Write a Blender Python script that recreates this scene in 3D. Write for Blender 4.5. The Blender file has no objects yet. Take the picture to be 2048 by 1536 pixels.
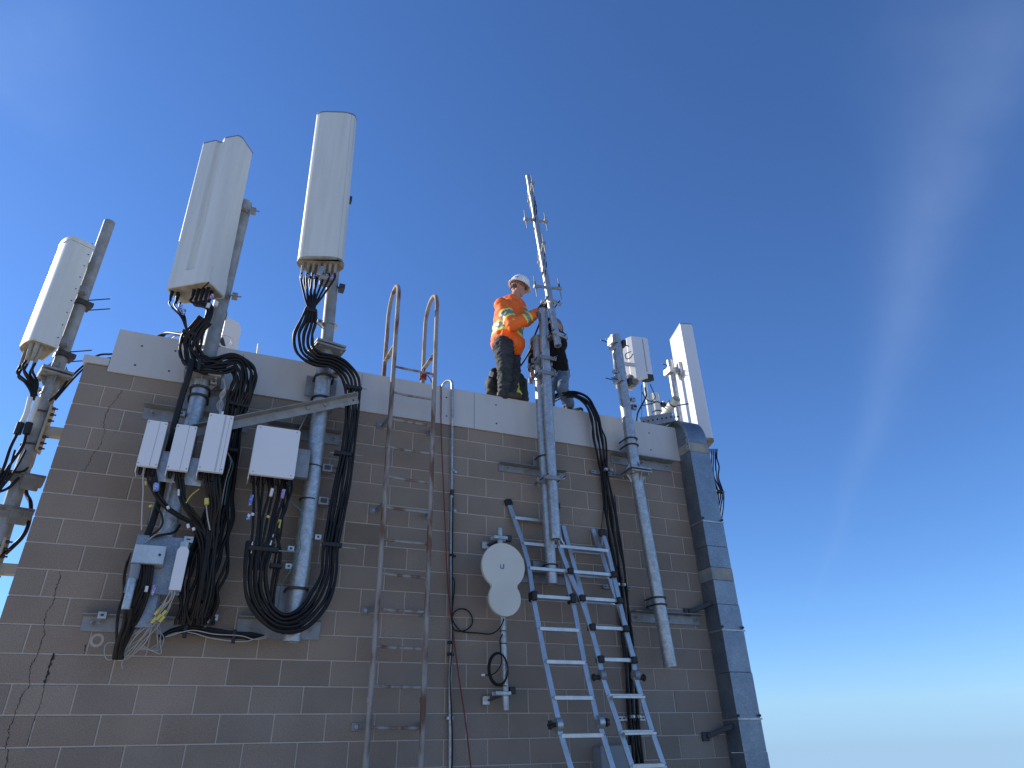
import bpy, math, random
from mathutils import Vector, Matrix, noise
random.seed(7)
sc = bpy.context.scene
COL = sc.collection
V = Vector
# ------------------------------------------------------------------ camera
FPX = 1333.83
CAMP = V((1.42836, -6.21012, 1.6))
CAMR = (Matrix.Rotation(-0.4047645, 3, 'Z') @ Matrix.Rotation(0.0250933, 3, 'Y') @ Matrix.Rotation(2.0793756, 3, 'X'))
cd = bpy.data.cameras.new('camera'); cam = bpy.data.objects.new('camera', cd); COL.objects.link(cam)
cd.sensor_width = 36; cd.lens = FPX * 36 / 2048; cd.clip_start = 0.05; cd.clip_end = 20000
cam.matrix_world = Matrix.Translation(CAMP) @ CAMR.to_4x4()
sc.camera = cam

def at(u, v, y):
    """measured point of the photograph at wall-parallel depth y (metres, wall face is y = 0)"""
    d = CAMR @ V(((u - 1024) / FPX, -(v - 768) / FPX, -1.0))
    return CAMP + d * ((y - CAMP.y) / d.y)

# ------------------------------------------------------------------ light
SUN_EL, SUN_AZ = math.radians(30), math.radians(42)      # azimuth measured from -x towards +y
sdir = V((-math.cos(SUN_AZ) * math.cos(SUN_EL), math.sin(SUN_AZ) * math.cos(SUN_EL), math.sin(SUN_EL)))
ld = bpy.data.lights.new('sun', 'SUN'); ld.energy = 4.9; ld.angle = math.radians(0.5); ld.color = (1.0, 0.93, 0.82)
lo = bpy.data.objects.new('sun', ld); COL.objects.link(lo); lo.location = (-20, 20, 20)
lo.rotation_euler = sdir.to_track_quat('Z', 'Y').to_euler()
w = bpy.data.worlds.new('World'); sc.world = w; w.use_nodes = True
nt = w.node_tree; nt.nodes.clear()
N = nt.nodes.new; Lk = nt.links.new
out = N('ShaderNodeOutputWorld'); bg = N('ShaderNodeBackground'); sky = N('ShaderNodeTexSky')
sky.sky_type = 'NISHITA'; sky.sun_disc = False; sky.sun_elevation = SUN_EL
sky.sun_rotation = math.atan2(sdir.x, sdir.y)
sky.altitude = 300; sky.air_density = 1.0; sky.dust_density = 0.1; sky.ozone_density = 6.0
bg.inputs['Strength'].default_value = 0.113
# camera white balance of a phone: slightly bluer sky everywhere
hs = N('ShaderNodeVectorMath'); hs.operation = 'MULTIPLY'; Lk(sky.outputs[0], hs.inputs[0]); hs.inputs[1].default_value = (0.80, 1.0, 1.25)
tc = N('ShaderNodeTexCoord')
sepd = N('ShaderNodeSeparateXYZ'); Lk(tc.outputs['Generated'], sepd.inputs[0]); cmb = N('ShaderNodeCombineXYZ')
zmx = N('ShaderNodeMath'); zmx.operation = 'MAXIMUM'; zmx.inputs[1].default_value = 0.05; Lk(sepd.outputs[2], zmx.inputs[0])
Lk(sepd.outputs[0], cmb.inputs[0]); Lk(sepd.outputs[1], cmb.inputs[1]); Lk(zmx.outputs[0], cmb.inputs[2]); Lk(cmb.outputs[0], sky.inputs[0])
# thin cirrus / old contrail: a streak of cloud along a great circle of the sky
def skydir(u, v):
    return (CAMR @ V(((u - 1024) / FPX, -(v - 768) / FPX, -1.0))).normalized()
def wmath(op, a, b=None, c=None, clamp=False):
    n = N('ShaderNodeMath'); n.operation = op; n.use_clamp = clamp
    for i, x in enumerate((a, b, c)):
        if x is None: continue
        if isinstance(x, (int, float)): n.inputs[i].default_value = x
        else: Lk(x, n.inputs[i])
    return n.outputs[0]
def wdot(vec):
    n = N('ShaderNodeVectorMath'); n.operation = 'DOT_PRODUCT'; Lk(tc.outputs['Generated'], n.inputs[0]); n.inputs[1].default_value = vec; return n.outputs['Value']
def streak(p0, p1, wid0, wid1, amt, seed):
    a, b = skydir(*p0), skydir(*p1)
    nrm = a.cross(b).normalized(); t = nrm.cross(a).normalized()
    along = wmath('ARCTAN2', wdot(t), wdot(a))
    tot = math.atan2(b.dot(t), b.dot(a))
    al = wmath('DIVIDE', along, tot)
    mp = N('ShaderNodeTexNoise'); mp.inputs['Scale'].default_value = 3.0 + seed; mp.inputs['Detail'].default_value = 5; Lk(tc.outputs['Generated'], mp.inputs['Vector'])
    off = wmath('MULTIPLY', wmath('SUBTRACT', mp.outputs['Fac'], 0.5), 0.06)
    dist = wmath('ABSOLUTE', wmath('ADD', wdot(nrm), off))
    wid = wmath('ADD', wid0, wmath('MULTIPLY', wmath('MAXIMUM', al, 0.0), wid1 - wid0))
    q = wmath('DIVIDE', dist, wid)
    g = wmath('POWER', 2.718, wmath('MULTIPLY', wmath('MULTIPLY', q, q), -1.0))
    m2 = N('ShaderNodeMapping'); m2.inputs['Scale'].default_value = (3, 3, 3); Lk(tc.outputs['Generated'], m2.inputs[0])
    n2 = N('ShaderNodeTexNoise'); n2.inputs['Scale'].default_value = 4 + seed; n2.inputs['Detail'].default_value = 4; Lk(m2.outputs[0], n2.inputs['Vector'])
    f = wmath('MULTIPLY', g, wmath('ADD', n2.outputs['Fac'], 0.35))
    endf = wmath('MULTIPLY', wmath('MULTIPLY_ADD', al, 3.0, 1.2, clamp=True), wmath('SUBTRACT', 1.45, al, clamp=True))
    return wmath('MULTIPLY', wmath('MULTIPLY', f, endf), amt)
s1 = streak((1990, 120), (1700, 980), 0.05, 0.014, 0.068, 0)
s2 = streak((1850, 100), (1790, 700), 0.06, 0.04, 0.04, 2)
s3 = streak((0, 150), (160, 0), 0.07, 0.05, 0.06, 4)
ssum = wmath('ADD', wmath('ADD', s1, s2), s3, clamp=True)
mixc = N('ShaderNodeMix'); mixc.data_type = 'RGBA'
Lk(ssum, mixc.inputs[0]); Lk(hs.outputs[0], mixc.inputs[6]); mixc.inputs[7].default_value = (5.2, 6.6, 9.0, 1)
# pale haze band low over the horizon
hz = wmath('MULTIPLY', wmath('POWER', 2.718, wmath('MULTIPLY', wmath('MAXIMUM', sepd.outputs[2], 0.0), -20.0)), 0.62)
mixh = N('ShaderNodeMix'); mixh.data_type = 'RGBA'; Lk(hz, mixh.inputs[0]); Lk(mixc.outputs[2], mixh.inputs[6]); mixh.inputs[7].default_value = (2.45, 3.45, 4.9, 1)
Lk(mixh.outputs[2], bg.inputs['Color']); Lk(bg.outputs[0], out.inputs[0])
sc.view_settings.view_transform = 'Standard'; sc.view_settings.look = 'None'; sc.view_settings.exposure = 0.40; sc.view_settings.gamma = 1
sc.cycles.max_bounces = 6

# ------------------------------------------------------------------ materials
def mat(name, color, rough=0.6, metal=0.0, noise_scale=0, noise_amt=0.0, color2=None, bump=0.0, bump_scale=60, stretch=(1, 1, 1), spangle=0, coat=0, attr=None, lo_=0.35, hi_=0.65, detail=4, rvar=0.0, fine=0.0, fine_scale=250, spec=0.5):
    m = bpy.data.materials.new(name); m.use_nodes = True
    t = m.node_tree; b = t.nodes['Principled BSDF']
    b.inputs['Roughness'].default_value = rough; b.inputs['Metallic'].default_value = metal
    b.inputs['Specular IOR Level'].default_value = spec
    if coat: b.inputs['Coat Weight'].default_value = coat
    tcn = t.nodes.new('ShaderNodeTexCoord'); mp = t.nodes.new('ShaderNodeMapping'); mp.inputs['Scale'].default_value = stretch
    t.links.new(tcn.outputs['Object'], mp.inputs[0])
    base = t.nodes.new('ShaderNodeRGB'); base.outputs[0].default_value = (*color, 1); c = base.outputs[0]
    if noise_scale:
        n = t.nodes.new('ShaderNodeTexNoise'); n.inputs['Scale'].default_value = noise_scale; n.inputs['Detail'].default_value = detail
        t.links.new(mp.outputs[0], n.inputs['Vector'])
        r = t.nodes.new('ShaderNodeMapRange'); r.inputs[1].default_value = lo_; r.inputs[2].default_value = hi_; r.inputs[4].default_value = noise_amt; t.links.new(n.outputs['Fac'], r.inputs[0])
        mx = t.nodes.new('ShaderNodeMix'); mx.data_type = 'RGBA'; t.links.new(r.outputs[0], mx.inputs[0]); t.links.new(c, mx.inputs[6]); mx.inputs[7].default_value = (*(color2 or color), 1); c = mx.outputs[2]
        if rvar:
            rr = t.nodes.new('ShaderNodeMath'); rr.operation = 'MULTIPLY_ADD'; t.links.new(r.outputs[0], rr.inputs[0]); rr.inputs[1].default_value = rvar; rr.inputs[2].default_value = rough; t.links.new(rr.outputs[0], b.inputs['Roughness'])
    def mul(cin, fac_out, a, bb):
        r = t.nodes.new('ShaderNodeMapRange'); r.inputs[3].default_value = a; r.inputs[4].default_value = bb; t.links.new(fac_out, r.inputs[0])
        mx = t.nodes.new('ShaderNodeVectorMath'); mx.operation = 'SCALE'; t.links.new(cin, mx.inputs[0]); t.links.new(r.outputs[0], mx.inputs['Scale']); return mx.outputs[0]
    if spangle:
        vo = t.nodes.new('ShaderNodeTexVoronoi'); vo.inputs['Scale'].default_value = spangle; t.links.new(tcn.outputs['Object'], vo.inputs['Vector'])
        sp = t.nodes.new('ShaderNodeSeparateColor'); t.links.new(vo.outputs['Color'], sp.inputs[0])
        c = mul(c, sp.outputs[0], 0.86, 1.14)
    if fine:
        n = t.nodes.new('ShaderNodeTexNoise'); n.inputs['Scale'].default_value = fine_scale; n.inputs['Detail'].default_value = 2; t.links.new(tcn.outputs['Object'], n.inputs['Vector'])
        c = mul(c, n.outputs['Fac'], 1 - fine, 1 + fine)
    if attr:
        a = t.nodes.new('ShaderNodeAttribute'); a.attribute_name = attr
        mx = t.nodes.new('ShaderNodeVectorMath'); mx.operation = 'MULTIPLY'; t.links.new(c, mx.inputs[0]); t.links.new(a.outputs['Color'], mx.inputs[1]); c = mx.outputs[0]
    t.links.new(c, b.inputs['Base Color'])
    if bump:
        n = t.nodes.new('ShaderNodeTexNoise'); n.inputs['Scale'].default_value = bump_scale; n.inputs['Detail'].default_value = 5; t.links.new(mp.outputs[0], n.inputs['Vector'])
        bu = t.nodes.new('ShaderNodeBump'); bu.inputs['Strength'].default_value = bump; bu.inputs['Distance'].default_value = 0.01; t.links.new(n.outputs['Fac'], bu.inputs['Height']); t.links.new(bu.outputs[0], b.inputs['Normal'])
    return m
M = {}
M['block'] = mat('concrete_block', (0.30, 0.243, 0.192), 0.95, 0, 1.6, 0.8, (0.235, 0.19, 0.15), bump=0.5, bump_scale=170, attr='tone', fine=0.5, fine_scale=150, spec=0.2)
M['mortar'] = mat('mortar', (0.48, 0.42, 0.35), 0.95, 0, 4, 0.6, (0.38, 0.33, 0.27), bump=0.4, bump_scale=120, spec=0.2)
M['crack'] = mat('crack_dark', (0.03, 0.027, 0.025), 1.0)
M['coping'] = mat('coping_paint', (0.52, 0.505, 0.475), 0.42, 0, 3.5, 0.4, (0.45, 0.44, 0.415), stretch=(3, 3, .7), lo_=.4, hi_=.7, bump=0.03, bump_scale=3, fine=0.04, fine_scale=60)
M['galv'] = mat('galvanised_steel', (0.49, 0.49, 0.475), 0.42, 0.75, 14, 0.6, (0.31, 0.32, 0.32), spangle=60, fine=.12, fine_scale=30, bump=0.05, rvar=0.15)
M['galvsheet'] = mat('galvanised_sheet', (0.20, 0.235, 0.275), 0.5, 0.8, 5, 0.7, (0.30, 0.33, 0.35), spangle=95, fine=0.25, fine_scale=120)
M['galvpatch'] = mat('galvanised_sheet_chalky', (0.36, 0.33, 0.26), 0.7, 0.1, 7, 0.9, (0.19, 0.21, 0.22), fine=0.2)
M['galvdull'] = mat('weathered_galvanised', (0.33, 0.34, 0.33), 0.65, 0.35, 11, 0.7, (0.21, 0.21, 0.20), bump=0.15, bump_scale=40, fine=0.12)
M['galvbracket'] = mat('bracket_steel', (0.29, 0.30, 0.31), 0.55, 0.5, 12, 0.6, (0.19, 0.19, 0.185), fine=0.15)
M['alu'] = mat('aluminium', (0.60, 0.58, 0.55), 0.42, 0.8, 10, 0.6, (0.43, 0.42, 0.40), fine=.15, fine_scale=40, stretch=(1, 1, 0.3), bump=0.02)
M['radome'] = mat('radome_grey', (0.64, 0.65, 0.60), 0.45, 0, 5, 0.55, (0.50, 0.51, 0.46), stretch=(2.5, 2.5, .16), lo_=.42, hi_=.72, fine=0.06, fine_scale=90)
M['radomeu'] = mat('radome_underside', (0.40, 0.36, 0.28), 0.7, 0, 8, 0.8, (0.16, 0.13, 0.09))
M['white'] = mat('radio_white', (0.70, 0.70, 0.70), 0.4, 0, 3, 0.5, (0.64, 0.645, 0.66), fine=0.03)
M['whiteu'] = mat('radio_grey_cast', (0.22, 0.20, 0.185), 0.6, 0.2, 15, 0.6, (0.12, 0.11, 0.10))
M['dish'] = mat('dish_cream', (0.60, 0.58, 0.50), 0.5, 0, 2.5, 0.8, (0.53, 0.51, 0.43), fine=0.03)
M['black'] = mat('black_jacket', (0.008, 0.007, 0.007), 0.5, 0, 20, 0.5, (0.016, 0.014, 0.012), spec=0.3)
M['rubber'] = mat('black_rubber', (0.012, 0.012, 0.012), 0.6)
M['greycable'] = mat('grey_jacket', (0.36, 0.35, 0.33), 0.5)
M['green'] = mat('green_jacket', (0.05, 0.17, 0.17), 0.5)
M['red'] = mat('red_rope', (0.20, 0.025, 0.022), 0.7, bump=0.3, bump_scale=400)
M['yellow'] = mat('yellow_tag', (0.55, 0.47, 0.10), 0.5)
M['bluetape'] = mat('blue_label', (0.10, 0.18, 0.50), 0.4, 0, 90, 1, (0.6, 0.65, 0.75), lo_=0.52, hi_=0.56)
M['purpletape'] = mat('purple_label', (0.28, 0.16, 0.42), 0.4, 0, 90, 1, (0.6, 0.6, 0.7), lo_=0.52, hi_=0.56)
M['whitetape'] = mat('white_label', (0.65, 0.65, 0.62), 0.5)
M['rust'] = mat('rusty_painted_steel', (0.31, 0.29, 0.26), 0.75, 0.1, 7, 1.0, (0.15, 0.08, 0.048), stretch=(1.5, 1.5, .4), lo_=0.47, hi_=0.62, bump=0.3, bump_scale=60, detail=7, fine=0.2, fine_scale=100)
M['beige'] = mat('beige_paint', (0.40, 0.36, 0.28), 0.6, 0, 9, 0.5, (0.31, 0.27, 0.20), fine=0.1)
M['oldclamp'] = mat('weathered_clamp', (0.24, 0.22, 0.18), 0.7, 0.2, 12, 0.8, (0.15, 0.135, 0.11), fine=0.15)
M['dark'] = mat('dark_steel', (0.05, 0.05, 0.052), 0.55, 0.4)
M['orange'] = mat('hi_vis_orange', (0.95, 0.17, 0.015), 0.75, 0, 6, 0.4, (0.75, 0.10, 0.01), bump=0.5, bump_scale=9)
M['lime'] = mat('hi_vis_lime', (0.68, 0.74, 0.10), 0.6)
M['silver'] = mat('reflective_silver', (0.25, 0.25, 0.20), 0.4, 0.2)
M['trouser'] = mat('charcoal_denim', (0.022, 0.024, 0.026), 0.85, 0, 8, 0.8, (0.06, 0.065, 0.07), bump=0.9, bump_scale=16, stretch=(1, 1, 2.2))
M['jeans'] = mat('blue_denim', (0.085, 0.13, 0.19), 0.85, 0, 7, 0.9, (0.17, 0.23, 0.29), bump=0.7, bump_scale=14)
M['jacket'] = mat('black_fleece', (0.010, 0.009, 0.012), 0.9, bump=0.8, bump_scale=12, spec=0.2)
M['skin'] = mat('skin', (0.48, 0.25, 0.17), 0.55, 0, 12, 0.5, (0.40, 0.19, 0.13))
M['hair'] = mat('hair', (0.05, 0.04, 0.035), 0.8)
M['grayhair'] = mat('grey_hair', (0.16, 0.15, 0.15), 0.8)
M['helmet'] = mat('helmet_white', (0.80, 0.80, 0.78), 0.3, coat=0.3)
M['boot'] = mat('boot_leather', (0.06, 0.045, 0.03), 0.7)
M['glove'] = mat('grey_glove', (0.13, 0.14, 0.14), 0.8, 0, 30, 1, (0.02, 0.02, 0.02), lo_=0.5, hi_=0.53)
M['bag'] = mat('black_nylon', (0.010, 0.010, 0.010), 0.75, 0, 9, 0.7, (0.035, 0.03, 0.025), bump=0.6, bump_scale=14)
M['deck'] = mat('bounce_gravel', (0.60, 0.53, 0.43), 0.95, 0, 1.2, 0.7, (0.50, 0.44, 0.36), bump=0.2, fine=0.15)  # gravel tone paled and warmed so the deck bounces light into the shade
M['ground'] = mat('far_ground', (0.16, 0.16, 0.12), 0.95, 0, 0.02, 0.9, (0.24, 0.22, 0.18))
M['parge'] = mat('plain_wall', (0.24, 0.22, 0.20), 0.9, 0, 3, 0.5, (0.2, 0.18, 0.16))
M['greybox'] = mat('grey_enclosure', (0.22, 0.23, 0.235), 0.5, 0, 6, 0.5, (0.18, 0.19, 0.2))
M['lens'] = mat('smoked_lens', (0.02, 0.02, 0.022), 0.1)
M['logo'] = mat('logo_blue_grey', (0.10, 0.17, 0.25), 0.4)

# ------------------------------------------------------------------ mesh builder
def rootloc(p):
    l = V((0, 0, 0))
    while p is not None:
        l = l + p.location; p = p.parent
    return l
def frame(d, up=V((0, 0, 1))):
    d = d.normalized()
    if abs(d.dot(up)) > 0.98: up = V((0, 1, 0))
    a = up.cross(d).normalized(); b = d.cross(a).normalized()
    return a, b, d
class MB:
    def __init__(s): s.v = []; s.f = []; s.m = []; s.s = []
    def add(s, vs, fs, m=0, smooth=False):
        o = len(s.v); s.v += [V(x) for x in vs]
        for f in fs: s.f.append([i + o for i in f]); s.m.append(m); s.s.append(smooth)
        return s
    def box(s, c, size, R=None, m=0):
        c = V(c); h = V(size) / 2
        vs = []
        for sx in (-1, 1):
            for sy in (-1, 1):
                for sz in (-1, 1):
                    p = V((sx * h.x, sy * h.y, sz * h.z)); vs.append(c + (R @ p if R else p))
        return s.add(vs, [(0, 1, 3, 2), (4, 6, 7, 5), (0, 4, 5, 1), (2, 3, 7, 6), (0, 2, 6, 4), (1, 5, 7, 3)], m)
    def bb(s, p0, p1, m=0):
        p0, p1 = V(p0), V(p1); return s.box((p0 + p1) / 2, [abs(x) for x in (p1 - p0)], None, m)
    def beam(s, a, b, w_, h_, m=0, up=V((0, 0, 1))):
        a, b = V(a), V(b); x, y, z = frame(b - a, up); R = Matrix((x, y, z)).transposed()
        return s.box((a + b) / 2, (w_, h_, (b - a).length), R, m)
    def ring(s, c, x, y, r, n, ry=None):
        return [c + x * (r * math.cos(6.28318530718 * i / n)) + y * ((ry or r) * math.sin(6.28318530718 * i / n)) for i in range(n)]
    def tube(s, pts, r, n=10, m=0, cap=True, smooth=True, hollow=0):
        pts = [V(p) for p in pts]; k = len(pts); rr = r if isinstance(r, (list, tuple)) else [r] * k
        up = V((0, 0, 1)) if abs((pts[1] - pts[0]).normalized().z) < 0.9 else V((0, 1, 0))
        x = None; vs = []
        for i in range(k):
            d = (pts[min(i + 1, k - 1)] - pts[max(i - 1, 0)]).normalized()
            if x is None: x, y, _ = frame(d, up)
            else:
                x = (x - d * x.dot(d)); x = x.normalized() if x.length > 1e-6 else frame(d)[0]; y = d.cross(x)
            vs += s.ring(pts[i], x, y, rr[i], n)
            if i == 0: f0 = (x, y)
        fs = [(i * n + j, i * n + (j + 1) % n, (i + 1) * n + (j + 1) % n, (i + 1) * n + j) for i in range(k - 1) for j in range(n)]
        s.add(vs, fs, m, smooth)
        if cap:
            if hollow:
                for (idx, sg) in ((0, 1), (k - 1, -1)):
                    o = vs[idx * n:(idx + 1) * n]; c = pts[idx]; d = (pts[1] - pts[0] if idx == 0 else pts[-1] - pts[-2]).normalized() * sg * (1 if idx == 0 else 1)
                    inn = [c + (p - c) * (1 - hollow) for p in o]; dp = [p + d * rr[idx] * 3 for p in inn]
                    fs = [(j, (j + 1) % n, n + (j + 1) % n, n + j) for j in range(n)] + [(n + j, n + (j + 1) % n, 2 * n + (j + 1) % n, 2 * n + j) for j in range(n)] + [tuple(range(2 * n, 3 * n))]
                    s.add(o + inn + dp, fs, m)
            else:
                s.add(vs[:n], [tuple(range(n))], m); s.add(vs[-n:], [tuple(range(n))], m)
        return s
    def cyl(s, a, b, r, r2=None, n=16, m=0, hollow=0): return s.tube([a, b], [r, r if r2 is None else r2], n, m, hollow=hollow)
    def prism(s, prof, o, ex, ey, ez, m=0, smooth=False, mtop=None):
        n = len(prof); o = V(o)
        a = [o + ex * p[0] + ey * p[1] for p in prof]; b = [p + ez for p in a]
        s.add(a + b, [(i, (i + 1) % n, n + (i + 1) % n, n + i) for i in range(n)], m, smooth)
        s.add(a, [tuple(range(n))], m if mtop is None else mtop); s.add(b, [tuple(range(n))], m)
        return s
    def hexnut(s, c, d, r=0.012, h=0.012, m=0):
        c, d = V(c), V(d).normalized(); return s.tube([c, c + d * h], r, 6, m, smooth=False)
    def ball(s, c, r, sx=1, sy=1, sz=1, m=0, nu=16, nv=10, R=None):
        c = V(c); vs = []
        for i in range(nv + 1):
            th = math.pi * i / nv
            for j in range(nu):
                p = V((sx * r * math.sin(th) * math.cos(2 * math.pi * j / nu), sy * r * math.sin(th) * math.sin(2 * math.pi * j / nu), sz * r * math.cos(th)))
                vs.append(c + (R @ p if R else p))
        return s.add(vs, [(i * nu + j, (i + 1) * nu + j, (i + 1) * nu + (j + 1) % nu, i * nu + (j + 1) % nu) for i in range(nv) for j in range(nu)], m, True)
    def ubolt(s, c, axis, out, R, r=0.007, back=0.05, m=0, tail=0.0):
        """U bolt round a pipe of radius R centred c; out = direction the bend points"""
        a = V(axis).normalized(); o = V(out); o = (o - a * o.dot(a)).normalized(); sd = a.cross(o)
        pts = [c + sd * (R + r) - o * back] + [c + sd * ((R + r) * math.cos(t)) + o * ((R + r) * math.sin(t)) for t in [math.pi * i / 10 for i in range(11)]] + [c - sd * (R + r) - o * back]
        s.tube(pts, r, 6, m)
        return s
    def build(s, name, mats, parent=None, bevel=0, seg=1):
        if not isinstance(mats, (list, tuple)): mats = [mats]
        me = bpy.data.meshes.new(name); l = rootloc(parent)
        me.from_pydata([tuple(x - l) for x in s.v], [], s.f)
        for q in mats: me.materials.append(M[q] if isinstance(q, str) else q)
        me.polygons.foreach_set('material_index', s.m); me.polygons.foreach_set('use_smooth', s.s)
        me.update()
        o = bpy.data.objects.new(name, me); COL.objects.link(o); o.parent = parent
        if bevel:
            b = o.modifiers.new('bevel', 'BEVEL'); b.width = bevel; b.segments = seg; b.limit_method = 'ANGLE'; b.angle_limit = 0.7
        return o
def fixnormals(o):
    import bmesh
    bm = bmesh.new(); bm.from_mesh(o.data); bmesh.ops.recalc_face_normals(bm, faces=bm.faces); bm.to_mesh(o.data); bm.free(); return o
def thing(name, label, cat, loc, group=None):
    o = bpy.data.objects.new(name, None); COL.objects.link(o); o.location = V(loc); o.empty_display_size = 0.1
    o['label'] = label; o['category'] = cat
    if group: o['group'] = group
    return o
def tag(o, label, cat, group=None):
    o['label'] = label; o['category'] = cat
    if group: o['group'] = group
    return o
def struct(o): o['kind'] = 'structure'; return o
def spline(P, k=8):
    P = [V(p) for p in P]; Q = [P[0] * 2 - P[1]] + P + [P[-1] * 2 - P[-2]]; out = []
    for i in range(1, len(Q) - 2):
        a, b, c, d = Q[i - 1:i + 3]
        for j in range(k):
            t = j / k; out.append(0.5 * ((2 * b) + (c - a) * t + (2 * a - 5 * b + 4 * c - d) * t * t + (3 * b - a - 3 * c + d) * t ** 3))
    out.append(P[-1]); return out
def cablemb(pts, r, k=8, n=7, mb=None, m=0): 
    mb = mb or MB(); return mb.tube(spline(pts, k), r, n, m)
def loom(parent, ctrl, n, r, rows=1, jit=0.25, name='cable', mat_='black', k=8, seed=0, gapx=1.0):
    """ctrl: list of (point, halfwidth). n cables laid side by side (rows deep)"""
    rnd = random.Random(seed); C = spline([c[0] for c in ctrl], k); Wd = []
    for i in range(len(ctrl) - 1):
        for j in range(k): Wd.append(ctrl[i][1] + (ctrl[i + 1][1] - ctrl[i][1]) * j / k)
    Wd.append(ctrl[-1][1]); perrow = math.ceil(n / rows); obs = []
    S = None; SS = []
    for j in range(len(C)):
        d = (C[min(j + 1, len(C) - 1)] - C[max(j - 1, 0)]).normalized(); nn = V((0, -1, 0)); nn = (nn - d * nn.dot(d)).normalized(); SS.append((d.cross(nn), nn))
    for i in range(n):
        row, q = divmod(i, perrow); cnt = perrow if row < rows - 1 or n % perrow == 0 else n % perrow
        a = 0 if cnt == 1 else (q / (cnt - 1) * 2 - 1); ph = rnd.random() * 100; a += (0.5 / perrow if row % 2 else 0)
        pts = []
        for j in range(len(C)):
            sd, nn = SS[j]; wob = noise.noise(V((ph, j * 0.13, 0))) * jit; wob2 = noise.noise(V((ph, 7, j * 0.13))) * jit
            pts.append(C[j] + sd * (Wd[j] * (a + wob)) + nn * ((row - (rows - 1) / 2) * r * 2.1 + wob2 * r * 2.5))
        obs.append(MB().tube(pts, r, 7).build(name, mat_, parent))
    return obs
def tiehoop(parent, c, w_, d_, axis, name='cable_clamp', mat_='rubber', h=0.03):
    x, y, z = frame(V(axis)); nn = V((0, -1, 0)); nn = (nn - z * nn.dot(z)).normalized(); sd = z.cross(nn)
    return MB().box(c, (w_, d_, h), Matrix((sd, nn, z)).transposed()).build(name, mat_, parent, 0.004)

# ------------------------------------------------------------------ setting
BX0, BX1, BY1 = 0.0, 6.50, 5.6
o = MB().bb((-60, -75, -0.3), (75, 14, 0.0)).build('roof_deck', 'deck'); struct(o)  # lower roof, out of view, spread wide to bounce warm sunlight onto the wall
g = MB(); g.add([(420 * math.cos(i * math.pi / 32), 420 * math.sin(i * math.pi / 32), -14) for i in range(64)], [tuple(range(64))]); struct(g.build('ground', 'ground'))
H = 0.2032; J0 = 4.58
bld = thing('block_building', 'brown concrete block penthouse topped by a pale grey metal coping, stepped cracks at its left', 'building', (0, 0, 0))
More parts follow.
